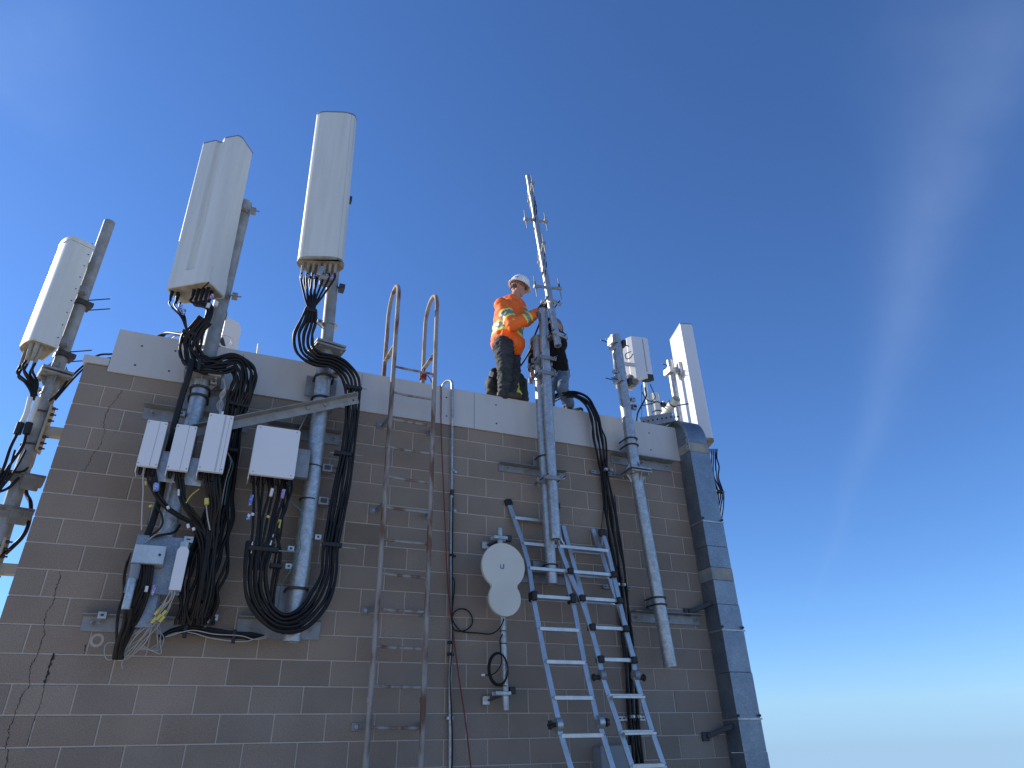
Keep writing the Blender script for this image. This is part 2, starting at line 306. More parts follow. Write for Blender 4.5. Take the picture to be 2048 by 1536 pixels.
# block walls: every block has a face standing 5 mm proud of the mortar, with its own tone
def blockwall():
    mb = MB(); tones = []; rnd = random.Random(3)
    zt = J0 + H
    e = 0.005; cham = 0.004; J = 0.0048
    def face(P, ux, n, a0, a1, z0, z1, tone, end0=False, end1=False):
        # P origin, ux along-wall unit, n outward normal
        i0 = 0 if end0 else J; i1 = 0 if end1 else J
        def pt(a, z, d): return P + ux * a + V((0, 0, z)) + n * d
        o_ = [(a0 + i0, z0 + J), (a1 - i1, z0 + J), (a1 - i1, z1 - J), (a0 + i0, z1 - J)]
        c0 = 0 if end0 else cham; c1 = 0 if end1 else cham
        jj = lambda: rnd.uniform(-.0012, .0012)
        i_ = [(a0 + i0 + c0 + jj(), z0 + J + cham + jj()), (a1 - i1 - c1 + jj(), z0 + J + cham + jj()), (a1 - i1 - c1 + jj(), z1 - J - cham + jj()), (a0 + i0 + c0 + jj(), z1 - J - cham + jj())]
        dd = rnd.uniform(-.001, .0012)
        vs = [pt(a, z, -e) for a, z in o_] + [pt(a, z, dd if not (end0 or end1) else 0) for a, z in i_]
        mb.add(vs, [(0, 1, 5, 4), (1, 2, 6, 5), (2, 3, 7, 6), (3, 0, 4, 7), (4, 5, 6, 7)], 0); tones.extend([tone] * 5)
    def wall(P, ux, n, L, phase, seed):
        r = random.Random(seed)
        k = -3
        while True:
            z1 = J0 - k * H; z0 = z1 - H; k += 1
            if z1 > zt + .001: continue
            if z1 < 0.001: break
            z0 = max(z0, 0)
            a = 0.0; first = True
            half = ((k - 1) + phase) % 2 == 0
            while a < L - .01:
                ln = 0.2032 if (first and half) else 0.4064
                b_ = min(a + ln, L)
                t = r.gauss(.97, 0.035); hue = r.gauss(0, 0.010)
                if r.random() < .08: t *= r.choice((.86, .9, 1.08))
                face(P, ux, n, a, b_, z0, z1, (t * (1 + hue), t, t * (1 - hue)), first, b_ >= L - .001)
                a = b_; first = False
    wall(V((BX0, 0, 0)), V((1, 0, 0)), V((0, -1, 0)), BX1, 0, 5)
    wall(V((BX0, 0, 0)), V((0, 1, 0)), V((-1, 0, 0)), BY1, 1, 6)
    wall(V((BX1, 0, 0)), V((0, 1, 0)), V((1, 0, 0)), BY1, 1, 8)
    wall(V((BX0, BY1, 0)), V((1, 0, 0)), V((0, 1, 0)), BX1, 0, 9)
    nf = len(mb.f)
    mb.bb((BX0 + e, e, 0), (BX1 - e, BY1 - e, zt - .02), 1); tones.extend([(1, 1, 1)] * 6)
    # step cracks and opened joints (real damage in the photograph)
    def crack(px, w_=0.0015):
        Q = []
        for i in range(len(px) - 1):
            a, b = at(*px[i], -0.0025), at(*px[i + 1], -0.0025)
            for j in range(6):
                p = a.lerp(b, j / 6); p.x += rnd.uniform(-.006, .006); p.z += rnd.uniform(-.004, .004); Q.append(p)
        Q.append(at(*px[-1], -0.0025))
        L_ = []; 
        for p in Q:
            ww = w_ * rnd.uniform(.3, 1.6); L_.append((p - V((ww, 0, 0)), p + V((ww, 0, 0))))
        vs = [x for ab in L_ for x in ab]
        mb.add(vs, [(2 * i, 2 * i + 1, 2 * i + 3, 2 * i + 2) for i in range(len(Q) - 1)], 2); tones.extend([(1, 1, 1)] * (len(Q) - 1))
    z6 = lambda L: [(60 + x / 3.84, 736 + y / 3.84) for x, y in L]
    z1 = lambda L: [(x / 3.84, 1136 + y / 3.84) for x, y in L]
    crack(z6([(705, 175), (690, 200), (655, 250), (615, 290), (590, 345), (570, 400), (565, 460), (575, 480), (550, 560), (525, 620), (485, 660), (460, 710), (430, 770), (415, 795)]))
    crack(z1([(455, 30), (465, 80), (430, 150), (415, 230), (395, 290), (350, 350), (340, 430), (340, 520), (300, 610), (285, 670), (240, 740), (225, 820), (230, 905), (170, 970), (130, 1070), (95, 1170), (65, 1250), (75, 1290), (40, 1370), (65, 1420), (40, 1536)]), .002)
    crack(z1([(345, 890), (310, 1040), (275, 1130), (240, 1250), (215, 1370)]), .0015)
    crack(z1([(410, 660), (375, 780), (345, 885)]), .006)
    crack(z1([(660, 590), (650, 655), (410, 655)]), .004)
    o = mb.build('wall', ['block', 'mortar', 'crack'], bld)
    ca = o.data.color_attributes.new('tone', 'FLOAT_COLOR', 'CORNER'); buf = []
    for p, t in zip(o.data.polygons, tones): buf += [t[0], t[1], t[2], 1.0] * len(p.vertices)
    ca.data.foreach_set('color', buf)
    # the pale ring stain on one block
    mr = MB(); c = at(745 / 3.84, 1136 + 555 / 3.84, -.002); n = 28
    vs = []
    for rr in (.030, .050):
        vs += [c + V((rr * 0.95 * math.cos(6.283 * i / n), 0, rr * math.sin(6.283 * i / n))) for i in range(n)]
    mr.add(vs, [(i, (i + 1) % n, n + (i + 1) % n, n + i) for i in range(n)]); mr.build('ring_stain', 'mortar', bld)
blockwall()
# roof slab behind the parapet, raised kerb that carries the coping
MB().bb((0.02, 0.02, 4.60), (6.48, BY1 - .02, 4.80)).build('roof', 'deck', bld)
MB().bb((0.20, 0.012, 4.81), (6.46, 0.26, 5.165)).build('parapet', 'parge', bld)
# coping: folded sheets, bolted, seams between the sheets
CZ0, CZ1 = 4.727, 5.178
seams = [0.185, 1.28, 2.46, 3.716, 5.165, 6.455]
bolts = [(284, 692), (351, 702), (270, 730), (338, 742), (893, 795), (893, 832), (992, 810), (993, 847), (1298, 866), (1302, 900)]
for i in range(5):
    a, b = seams[i] + .0015, seams[i + 1] - .0015; yy = -0.022 - (.0022 if i % 2 else 0)
    mb = MB()
    mb.bb((a, yy, CZ0), (b, yy + .004, CZ1))                      # face
    mb.bb((a, yy + .004, CZ0), (b, -0.004, CZ0 + .004))
    mb.bb((a, yy + .0045, CZ1 - .004), (b, 0.29, CZ1 + .0)); mb.bb((a, 0.286, CZ1 - .12), (b, 0.29, CZ1 - .0045))
    for (u, v) in bolts:
        p = at(u, v, yy)
        if a < p.x < b: mb.cyl(p, p + V((0, -.005, 0)), .010, .007, 10, 1)
    mb.build('coping_panel', ['coping', 'dark'], bld, .0015)
mb = MB(); mb.bb((-.022, -.022, 4.785), (0.183, 0.20, 4.857)); mb.bb((-.022, 0.2, 4.785), (0.18, BY1, 4.857)); mb.build('corner_cap', 'coping', bld, .003)
mb = MB(); mb.bb((0.183, .0, 4.80), (0.198, 0.26, 5.17)); mb.build('end_plate', 'coping', bld, .001)

# ------------------------------------------------------------------ wall hardware
def angle(mb, x0, x1, z, leg=.10, out_=.10, t=.009, y0=-.006, m=0):
    """L angle: vertical leg on the wall below z, horizontal leg sticking out at the top"""
    mb.bb((x0, y0 - t, z - leg), (x1, y0, z), m); mb.bb((x0, y0 - out_, z + .0005), (x1, y0, z + t), m)
def anchor(parent, x, z, y=-.016, L=.055, r=.008, m='galvdull'):
    mb = MB(); p = V((x, y, z)); mb.cyl(p, p + V((0, -.003, 0)), .022, n=14); mb.hexnut(p + V((0, -.003, 0)), (0, -1, 0), .016, .013); mb.cyl(p, p + V((0, -L, 0)), r, n=8); mb.build('anchor_bolt', m, parent)
def wall_angle(label, x0, x1, z, bolts_, leg=.10, out_=.10, m='galvbracket', plate=None, group='angle brackets bolted to the block wall', nm='wall_bracket'):
    t = thing(nm, label, 'bracket', ((x0 + x1) / 2, 0, z), group)
    mb = MB(); angle(mb, x0, x1, z, leg, out_); mb.build('angle', m, t, .002)
    for b in bolts_: anchor(t, b, z - leg * .5)
    if plate:
        px0, px1, pz0, pz1, py = plate; MB().bb((px0, py - .012, pz0), (px1, py, pz1)).build('plate', m, t, .003)
        MB().bb(((px0 + px1) / 2 - .006, py, z + .012), ((px0 + px1) / 2 + .006, -.004, z + .08)).build('gusset', m, t)
    return t
wall_angle('long steel angle on the wall just above the three small radio units', .555, 1.446, 4.425, (.63, 1.36), .11, .11, plate=(.835, 1.29, 4.435, 4.60, -.09))
wall_angle('steel angle bolted low on the wall under the galvanised terminal board', .53, 1.45, 2.622, (.60, 1.38), .11, .10)
wall_angle('steel angle on the wall behind the top of the single wide white radio unit', 1.62, 2.30, 4.432, (1.70, 2.24), .115, .11, plate=(1.90, 2.20, 4.76, 4.985, -.09))
wall_angle('steel angle at the bottom end of the tallest antenna mast, behind the hanging cable loop', 1.64, 2.315, 2.655, (1.75, 2.24), .15, .09, plate=(1.90, 2.17, 2.66, 2.92, -.085))
wall_angle('steel angle with four washered bolts behind the twin pipes, left of the black wall cables', 4.00, 4.80, 4.352, (4.10, 4.31, 4.51, 4.71), .075, .09, plate=(4.385, 4.66, 4.36, 4.475, -.08))
wall_angle('steel angle on the wall behind the bottom end of the twin pipes', 4.20, 4.73, 3.205, (4.36,), .09, .09, plate=(4.33, 4.56, 3.21, 3.32, -.07))
wall_angle('dark steel angle under the coping, upper fixing of the right-hand flanged pipe', 5.435, 6.28, 4.665, (5.50, 5.84, 6.20), .10, .12, plate=(5.585, 5.76, 4.70, 4.87, -.10))
wall_angle('steel angle low on the wall behind the open lower end of the right-hand flanged pipe', 5.475, 6.355, 2.885, (5.53, 5.93, 6.29), .095, .10, plate=(5.655, 5.83, 2.90, 3.04, -.10))

# ------------------------------------------------------------------ masts
def ubolts(parent, c, R, zs, y_back, m='dark', r=.008):
    for z in zs:
        mb = MB(); mb.ubolt(V((c.x, c.y, z)), (0, 0, 1), (0, -1, 0), R, r, abs(y_back - c.y)); mb.build('u_bolt', m, parent)
def flange(parent, x, y, z, R, s=.15, t=.018, m='galvdull', gap=.02, ribs=True, rot=0):
    mb = MB(); Rm = Matrix.Rotation(rot, 3, 'Z')
    for zz in (z + gap / 2 + t / 2, z - gap / 2 - t / 2): mb.box((x, y, zz), (2 * s, 2 * s, t), Rm)
    if ribs:
        for k in range(4):
            d = Rm @ V((math.cos(k * math.pi / 2), math.sin(k * math.pi / 2), 0)); p = V((-d.y, d.x, 0)) * .005
            for sg in (1, -1):
                zz = z + sg * (gap / 2 + t); a = V((x, y, zz)) + d * R; b = V((x, y, zz)) + d * (s * .9); c = V((x, y, zz + sg * .10)) + d * R
                mb.add([a - p, b - p, c - p, a + p, b + p, c + p], [(0, 1, 2), (3, 4, 5), (0, 1, 4, 3), (1, 2, 5, 4)])
    for sx in (-1, 1):
        for sy in (-1, 1):
            q = Rm @ V((sx * s * .75, sy * s * .75, 0)); mb.hexnut(V((x, y, z - gap / 2 - t - .02)) + q, (0, 0, 1), .014, .02)
    return mb.build('flange', m, parent, .003)
def ring_clip(parent, c, R, side=1, m='galv', size=.055):
    """light pipe strap with a square strut block on one side"""
    mb = MB(); mb.cyl(c - V((0, 0, .006)), c + V((0, 0, .006)), R + .003, n=20)
    b = c + V((side * (R + size * .55), -.03, 0)); mb.box(b, (size, size, size * .85)); mb.box(b + V((0, -size * .5 - .001, 0)), (size * .35, .004, size * .3), None, 1)
    return mb.build('pipe_clip', [m, 'dark'], parent, .003)
# mast B, ribbed antenna
XB, YB = 0.985, -.22
mB = thing('antenna_mast', 'galvanised pipe mast carrying the ribbed antenna, rising behind the three small radio units', 'mast', (XB, YB, 3.0), 'antenna masts standing along the wall')
mb = MB(); mb.cyl((XB, YB, 4.74), (XB + .02, YB, 6.88), .070, n=28, hollow=.1); mb.build('upper_pipe', 'galvdull', mB)
mb = MB(); mb.cyl((XB, YB, 2.58), (XB, YB, 4.70), .068, n=28, hollow=.1); mb.build('lower_pipe', 'galv', mB)
flange(mB, XB, YB, 4.70, .07, .155, .02)
ubolts(mB, V((XB, YB, 0)), .069, (4.50, 4.585), -.09, r=.011)
ring_clip(mB, V((XB, YB, 4.66)), .069, 1); ring_clip(mB, V((XB, YB, 4.30)), .069, -1)
MB().beam((XB + .14, YB, 4.76), (XB + .14, YB - .1, 4.70), .02, .02).build('clip_bolt', 'galv', mB)
# mast C, tallest antenna
XC, YC = 2.058, -.20
mC = thing('antenna_mast', 'tall galvanised pipe mast with bolted flange carrying the tallest smooth antenna', 'mast', (XC, YC, 2.45), 'antenna masts standing along the wall')
mb = MB(); mb.cyl((XC - .018, YC, 5.27), (XC - .075, YC, 7.35), .062, n=28); mb.build('upper_pipe', 'galvdull', mC)
mb = MB(); mb.tube([(XC + .012, YC, 2.455), (XC + .01, YC, 3.7), (XC - .012, YC, 5.23)], .076, 28, hollow=.1); mb.build('lower_pipe', 'galv', mC)
flange(mC, XC - .01, YC, 5.25, .072, .15, .02, ribs=False, rot=.2)
ubolts(mC, V((XC, YC, 0)), .077, (2.87, 4.93), -.09, r=.012); ubolts(mC, V((XC, YC, 0)), .077, (4.69,), -.06, r=.011)
for z, s_ in ((3.32, 1), (3.20, -1), (3.05, -1), (5.55, -1), (4.97, 1)): ring_clip(mC, V((XC + (.01 if z < 4 else -.01), YC, z)), .077, s_)
for z in (3.98, 3.66):   # heavy clamp of the radio unit
    mb = MB(); mb.cyl((XC, YC, z - .006), (XC, YC, z + .006), .082, n=20, m=1); mb.box((XC + .13, YC + .01, z), (.09, .10, .07)); mb.box((XC + .13, YC - .045, z), (.055, .012, .04), None, 1)
    for dz in (0.02, -.03): mb.cyl((XC + .17, YC, z + dz), (XC + .26, YC, z + dz), .006, n=6, m=1)
    mb.build('pipe_clamp', ['galvbracket', 'dark'], mC, .004)
mb = MB(); mb.add([(XC - .08, -.02, 4.62), (XC - .08, -.19, 4.62), (XC - .20, -.02, 4.26), (XC - .20, -.16, 4.26), (XC - .07, -.02, 4.62), (XC - .07, -.19, 4.62), (XC - .19, -.02, 4.26), (XC - .19, -.16, 4.26)], [(0, 1, 3, 2), (4, 5, 7, 6), (0, 1, 5, 4), (2, 3, 7, 6), (1, 3, 7, 5), (0, 2, 6, 4)])
mb.build('standoff_plate', 'galvbracket', mC)
# diagonal steel angle between the two masts
pa, pb = at(352, 873, -.335), at(716, 799, -.335)
t = thing('steel_angle_brace', 'long bare steel angle running diagonally from the radio units up across the tall mast', 'brace', pa)
d = (pb - pa).normalized(); up = V((0, 0, 1)); nrm = V((0, -1, 0)); sd = d.cross(nrm); sd = -sd if sd.z < 0 else sd
mb = MB(); R = Matrix((d, nrm, sd)).transposed(); c = (pa + pb) / 2; L = (pb - pa).length
mb.box(c, (L, .008, .082), R); mb.box(c + sd * .0455 + nrm * .038, (L, .085, .008), R)
mb.build('angle', 'galvdull', t, .002)
for f_ in (.70, .80):
    p = pa.lerp(pb, f_); mb = MB(); mb.ubolt(V((p.x, YC, p.z + .03)), (0, 0, 1), (0, 1, 0), .078, .009, .13); mb.hexnut(p + nrm * .005 + sd * .01, nrm, .018, .016); mb.build('u_bolt', 'galvdull', t)
mb = MB(); mb.hexnut(p + d * .26 + nrm * .004, nrm, .009, .006); mb.cyl(pb - d * .05 + nrm * .0045, pb - d * .05 + nrm * .006, .012, n=12, m=1); mb.build('bolt_holes', ['galvdull', 'dark'], t)
# mast A beyond the left corner
XA, YA = -.293, .40
mA = thing('antenna_mast', 'outermost galvanised mast beyond the left corner of the wall, held off by beige steel arms', 'mast', (XA, YA, 1.5), 'antenna masts standing along the wall')
mb = MB(); mb.cyl((XA, YA, 4.85), (XA, YA, 6.70), .054, n=24); mb.build('upper_pipe', 'galvdull', mA)
mb = MB(); mb.tube([(XA + .0, YA, 4.80), (XA + .005, YA, 3.9), (XA + .03, YA, 3.2), (XA + .04, YA, 1.3)], .060, 24); mb.build('lower_pipe', 'galvdull', mA)
flange(mA, XA, YA, 4.80, .06, .125, .02, rot=.35)
for z in (3.76, 3.46):
    mb = MB(); mb.box((XA + .01, YA, z + .055), (.36, .16, .02), Matrix.Rotation(.25, 3, 'Z')); mb.box((XA + .11, YA - .06, z - .02), (.13, .03, .13), Matrix.Rotation(.3, 3, 'Z')); mb.box((XA + .16, YA - .02, z - .0), (.06, .10, .07), Matrix.Rotation(.3, 3, 'Z'))
    mb.box((XA - .16, YA - .03, z - .01), (.05, .12, .12), Matrix.Rotation(.2, 3, 'Z')); mb.box((XA - .02, YA - .075, z + .0), (.14, .012, .06), Matrix.Rotation(.25, 3, 'Z')); mb.build('clamp_bracket', 'oldclamp', mA, .006)
for zc in (4.24, 3.02):   # arm to the side wall with its clamp plate
    mb = MB(); mb.beam((XA + .06, YA + .0, zc), (-.002, YA + .0, zc), .085, .085); mb.box((XA + .072, YA - .01, zc + .02), (.02, .14, .44)); mb.build('wall_arm', 'beige', mA, .004)
    mb = MB(); 
    for dz in (.19, .13, .07, -.09, -.15, -.20): mb.hexnut((XA + .083, YA - .05, zc + .02 + dz), (1, 0, 0), .015, .02); mb.cyl((XA + .083, YA - .05, zc + .02 + dz), (XA + .125, YA - .05, zc + .02 + dz), .008, n=8)
    for dz in (.17, -.15): mb.ubolt(V((XA, YA, zc + dz)), (0, 0, 1), (-1, 0, 0), .061, .008, .07)
    mb.build('clamp_bolts', 'dark', mA)
mb = MB(); c = V((XA, YA, 4.60)); mb.cyl(c - V((0, 0, .008)), c + V((0, 0, .008)), .066, n=20); mb.ball(c + V((-.09, -.06, .01)), .035, 1.3, 1, .8); mb.build('pipe_clip', 'galv', mA)
for z, L in ((5.62, .2), (5.02, .19)):
    mb = MB(); mb.box((XA + .02, YA - .0, z), (.15, .14, .05), Matrix.Rotation(.5, 3, 'Z'))
    for k in (-1, 1): p = V((XA + .07, YA - .01 + k * .06, z - .02 * k)); mb.cyl(p, p + V((L, -.12, -.01)), .007, n=6)
    mb.build('pipe_clamp', 'dark', mA, .003)

# twin pipes in the middle
mP = thing('pipe_mast', 'shorter left pipe of the twin galvanised pipes bolted to the wall below the workers', 'mast', (4.45, -.2, 3.06), 'galvanised pipes rising past the coping')
mb = MB(); mb.tube([(4.458, -.185, 5.99), (4.462, -.185, 4.5), (4.482, -.185, 3.075)], .057, 24, hollow=.12); mb.build('pipe', 'galv', mP)
ubolts(mP, V((4.463, -.185, 0)), .057, (4.43,), -.07); ubolts(mP, V((4.48, -.185, 0)), .057, (3.26,), -.06)
mQ = thing('pipe_mast', 'taller right pipe of the twin galvanised pipes, gripped at its top by the workers', 'mast', (4.49, -.32, 3.49), 'galvanised pipes rising past the coping')
mb = MB(); mb.tube([(4.486, -.315, 6.31), (4.484, -.315, 4.9), (4.481, -.315, 3.49)], .054, 24, hollow=.15); mb.build('pipe', 'galv', mQ)
for z in (5.60, 5.18 + .22, 4.13):
    mb = MB(); cy = -.25
    mb.box((4.47, cy, z), (.27, .022, .05)); mb.box((4.47, -.38, z - .004), (.24, .016, .045))
    for sx in (-1, 1):
        mb.cyl((4.47 + sx * .10, -.12, z), (4.47 + sx * .10, -.45, z), .008, n=8, m=1); mb.hexnut((4.47 + sx * .10, -.39, z), (0, -1, 0), .019, .016, 2)
        mb.box((4.47 + sx * .10, -.14, z - .01), (.05, .014, .07))
    mb.build('cross_clamp', ['galvbracket', 'dark', 'galv'], mQ, .003)
# right flanged pipe
mR = thing('pipe_mast', 'long galvanised pipe with a square mid flange hanging open-ended on the right of the wall', 'mast', (5.61, -.22, 2.33), 'galvanised pipes rising past the coping')
mb = MB(); mb.cyl((5.552, -.22, 6.24), (5.606, -.22, 4.405), .066, n=28, hollow=.12); mb.build('upper_pipe', 'galv', mR)
mb = MB(); mb.cyl((5.608, -.22, 4.36), (5.738, -.22, 2.335), .067, n=28, hollow=.12); mb.build('lower_pipe', 'galv', mR)
flange(mR, 5.607, -.22, 4.385, .066, .135, .016, 'galv')
for z, x in ((4.80, 5.596), (4.72, 5.598), (3.0, 5.695), (2.93, 5.70)):
    mb = MB(); mb.ubolt(V((x, -.22, z)), (0, 0, 1), (0, -1, 0), .067, .009, .13); mb.build('u_bolt', 'dark', mR)
for z, sd_ in ((6.02, -1), (5.68, -1), (5.33, 1), (5.22, 1), (5.24, 1)): ring_clip(mR, V((5.552 + (6.24 - z) * .03, -.22, z)), .067, sd_)
for z in (6.13, 5.58):
    x = 5.552 + (6.24 - z) * .03; mb = MB(); mb.box((x - .09, -.25, z), (.04, .12, .10)); mb.box((x + .09, -.22, z), (.05, .12, .08), None, 1)
    for k in (-1, 1): mb.cyl((x - .20, -.24 + .06 * k, z + .03 * k), (x + .16, -.20 + .06 * k, z + .03 * k), .0075, n=6, m=1)
    mb.build('pipe_clamp', ['galv', 'dark'], mR, .003)

# ------------------------------------------------------------------ panel antennas
def panel(root, prof, o, phi, axis, mats, caps=True, cap=.05, grow=.004):
    """prof in (across, out) metres, o = bottom centre, phi = turn of the front towards -x"""
    ex = V((math.cos(phi), -math.sin(phi), 0)); ey = V((-math.sin(phi), -math.cos(phi), 0)); L = V(axis)
    return ex, ey, L
def shell(name, root, prof, o, phi, axis, m, smooth_ang=True, bevel=.006, scale=1, mi=0, mm=None):
    ex = V((math.cos(phi), -math.sin(phi), 0)); ey = V((-math.sin(phi), -math.cos(phi), 0))
    mb = MB(); mb.prism([(p[0] * scale, p[1] * scale) for p in prof], o, ex, ey, V(axis))
    ob = mb.build(name, m, root, bevel, 2); fixnormals(ob)
    for p in ob.data.polygons: p.use_smooth = len(p.vertices) == 4
    ob.data.set_sharp_from_angle(angle=math.radians(26))
    return ob
def rounded(prof, r, k=4):
    out = []; n = len(prof)
    for i in range(n):
        a, b, c = V((*prof[i - 1], 0)), V((*prof[i], 0)), V((*prof[(i + 1) % n], 0)); rr = r[i] if isinstance(r, (list, tuple)) else r
        if rr < 1e-4: out.append((b.x, b.y)); continue
        p, q = b + (a - b).normalized() * rr, b + (c - b).normalized() * rr
        for j in range(k + 1):
            t = j / k; z = p * (1 - t) ** 2 + b * 2 * t * (1 - t) + q * t * t; out.append((z.x, z.y))
    return out
def connectors(root, o, ex, ey, spots, L=.07, r=.017, m='black'):
    for a, b in spots:
        p = o + ex * a + ey * b; mb = MB(); mb.cyl(p, p - V((0, 0, L)), r, r * .8, 12); mb.cyl(p - V((0, 0, L)), p - V((0, 0, L * 1.5)), r * .7, r * .55, 10); mb.build('connector', m, root)
# ribbed antenna B
o = V((.755, -.355, 5.53)); phi = math.radians(35); AX = V((-.043, .0, 1.96)); ex = V((math.cos(phi), -math.sin(phi), 0)); ey = V((-math.sin(phi), -math.cos(phi), 0))
aB = thing('panel_antenna', 'pale grey antenna with two broad ribs and a groove between them, turned left', 'antenna', o, 'large panel antennas on the masts')
pr = [(-.225, -.15), (-.235, .03), (-.225, .105), (-.060, .110), (-.042, .076), (-.006, .076), (.050, .118), (.205, .115), (.232, .08), (.225, -.15)]
shell('radome', aB, rounded(pr, [.03, .03, .02, .008, .006, .006, .004, .02, .02, .03]), o + AX * .09, phi, AX * .90, 'radome')
pr2 = rounded([(-.23, -.155), (-.24, .03), (-.23, .11), (.208, .120), (.236, .085), (.23, -.155)], .03)
shell('end_cap', aB, pr2, o, phi, AX * .0905, 'radome')
shell('top_cap', aB, [(a * 1.01, b * 1.02) for a, b in rounded(pr, .02)], o + AX * .9903, phi, AX * .008, 'galvbracket', bevel=0)
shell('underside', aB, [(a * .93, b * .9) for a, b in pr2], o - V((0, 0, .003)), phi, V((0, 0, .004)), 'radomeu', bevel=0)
connectors(aB, o, ex, ey, [(-.19, .06), (-.15, .03), (-.17, 0)] + [(.02 + .05 * i, .03 - .055 * j) for i in range(4) for j in range(2)])
bc = o + ex * .15 - ey * .17
for zf in (.08, 1.20): mb = MB(); mb.box(bc + V((.02, .0, zf)) , (.10, .12, .06), Matrix.Rotation(-phi, 3, 'Z')); mb.cyl(bc + V((0, 0, zf)), bc + V((.19, -.04, zf - .02)), .008, n=6); mb.box(bc + V((.13, .0, zf)), (.05, .09, .035)); mb.build('mount_bracket', 'galvbracket', aB, .003)
# smooth antenna C
o = V((1.845, -.53, 6.05)); phi = math.radians(20); AX = V((-.056, .0, 2.18)); ex = V((math.cos(phi), -math.sin(phi), 0)); ey = V((-math.sin(phi), -math.cos(phi), 0))
aC = thing('panel_antenna', 'tallest antenna, smooth pale grey with rounded sides, cables hanging from its flat underside', 'antenna', o, 'large panel antennas on the masts')
pr = rounded([(-.225, -.06), (-.235, .05), (-.16, .105), (.16, .105), (.235, .05), (.225, -.06), (.13, -.13), (-.13, -.13)], [.05, .045, .06, .08, .06, .05, .05, .05], 5)
shell('radome', aC, pr, o + AX * .012, phi, AX * .980, 'radome')
shell('top_cap', aC, [(a * 1.012, b * 1.02) for a, b in pr], o + AX * .9925, phi, AX * .008, 'galvbracket', bevel=0)
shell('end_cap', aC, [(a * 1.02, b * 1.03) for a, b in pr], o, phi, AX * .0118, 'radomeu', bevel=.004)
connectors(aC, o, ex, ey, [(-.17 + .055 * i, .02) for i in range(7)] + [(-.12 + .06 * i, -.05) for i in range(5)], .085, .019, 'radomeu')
for i, m_ in enumerate(['bluetape', 'bluetape', 'bluetape', 'whitetape', 'bluetape', 'purpletape']):
    p = o + ex * (-.165 + .062 * i) + ey * .025 - V((0, 0, .15)); mb = MB(); mb.cyl(p, p - V((0, 0, .045)), .013, n=10); mb.build('label_wrap', m_, aC)
p = o + ex * .08 - V((0, 0, .17)); mb = MB(); mb.box(p + V((0, .05, 0)), (.12, .10, .09)); mb.cyl(p + V((-.07, 0, 0)), p + V((.05, 0, 0)), .04, n=12); mb.box(p + V((-.07, -.02, .05)), (.05, .05, .12), Matrix.Rotation(.3, 3, 'Y'), 1); mb.build('tilt_bracket', ['galvbracket', 'galv'], aC, .006)
mb = MB(); q = at(699, 400, -.26); mb.box(q, (.05, .06, .08)); mb.box(q + V((-.1, .02, 0)), (.2, .03, .04)); mb.build('mount_bracket', 'dark', aC, .003); mb = MB(); q = at(683, 577, -.22); mb.box(q, (.06, .10, .06)); mb.cyl(q, q + V((-.15, .02, .02)), .01, n=6); mb.build('mount_bracket', 'dark', aC, .003)
# antenna A
o = V((-.495, .245, 4.97)); phi = math.radians(62); AX = V((.0, .0, 1.16)); ex = V((math.cos(phi), -math.sin(phi), 0)); ey = V((-math.sin(phi), -math.cos(phi), 0))
aA = thing('panel_antenna', 'shortest antenna, sunlit curved white front, on the mast beyond the left corner', 'antenna', o, 'large panel antennas on the masts')
pr = rounded([(-.17, -.15), (-.17, .02), (-.09, .085), (.07, .09), (.17, .055), (.175, -.15)], [.005, .03, .05, .05, .012, .01], 5)
shell('radome', aA, pr, o, phi, AX, 'radome')
shell('top_cap', aA, [(a * 1.03, b * 1.05) for a, b in pr], o + AX * 1.003, phi, V((0, 0, .05)), 'radome', bevel=.008)
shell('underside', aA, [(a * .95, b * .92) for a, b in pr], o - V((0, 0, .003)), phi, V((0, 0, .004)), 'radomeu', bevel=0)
mb = MB()
mb = MB()
for i in range(9):
    p = o + ex * .176 - ey * .12 + V((0, 0, .10 + i * .14)); mb.hexnut(p, ex, .006, .004)
mb.build('screws', 'dark', aA)
for zf in (.12, .72): MB().box(o + ex * .10 - ey * .19 + V((0, 0, zf)), (.08, .09, .06)).build('mount_bracket', 'galvbracket', aA, .003)
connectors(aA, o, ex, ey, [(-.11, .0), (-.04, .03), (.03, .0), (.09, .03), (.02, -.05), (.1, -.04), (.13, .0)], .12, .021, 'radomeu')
# antenna D, right
o = V((7.14, .52, 5.22)); phi = math.radians(-106.0)
N0 = V((7.08, .30, 5.285)); e1 = V((.12, .42, 0)).normalized(); e2 = V((e1.y, -e1.x, 0))
aD = thing('panel_antenna', 'white antenna seen from behind on the far right, sunlit back with mast shadows', 'antenna', N0, 'large panel antennas on the masts')
mb = MB(); pr = rounded([(0, 0), (.46, 0), (.46, .15), (.36, .215), (.08, .215), (0, .19)], [.012, .012, .03, .04, .04, .03])
mb.prism(pr, N0, e1, e2, V((0.0, 0, 1.85)), smooth=True); ob = fixnormals(mb.build('radome', 'white', aD, .006, 2))
mb = MB(); mb.prism([(a * 1.02 - .004, b * 1.02 - .002) for a, b in pr], N0 + V((0, 0, 1.851)), e1, e2, V((0, 0, .012))); mb.build('top_cap', 'galvbracket', aD)
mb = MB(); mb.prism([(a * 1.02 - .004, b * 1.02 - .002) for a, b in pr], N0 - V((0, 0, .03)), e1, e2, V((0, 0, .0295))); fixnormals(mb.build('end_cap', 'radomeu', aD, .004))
for k in range(5):
    p = N0 + e1 * (.06 + .06 * k) + e2 * .1 - V((0, 0, .03)); mb = MB(); mb.cyl(p, p - V((0, 0, .12)), .022, .016, 10); mb.build('connector', 'black', aD)
mD = thing('antenna_mast', 'short sunlit pipe mast behind the parapet holding the far right antenna', 'mast', (6.75, .62, 4.8), 'antenna masts standing along the wall')
xm, ym = at(1345, 760, .62).x, .62
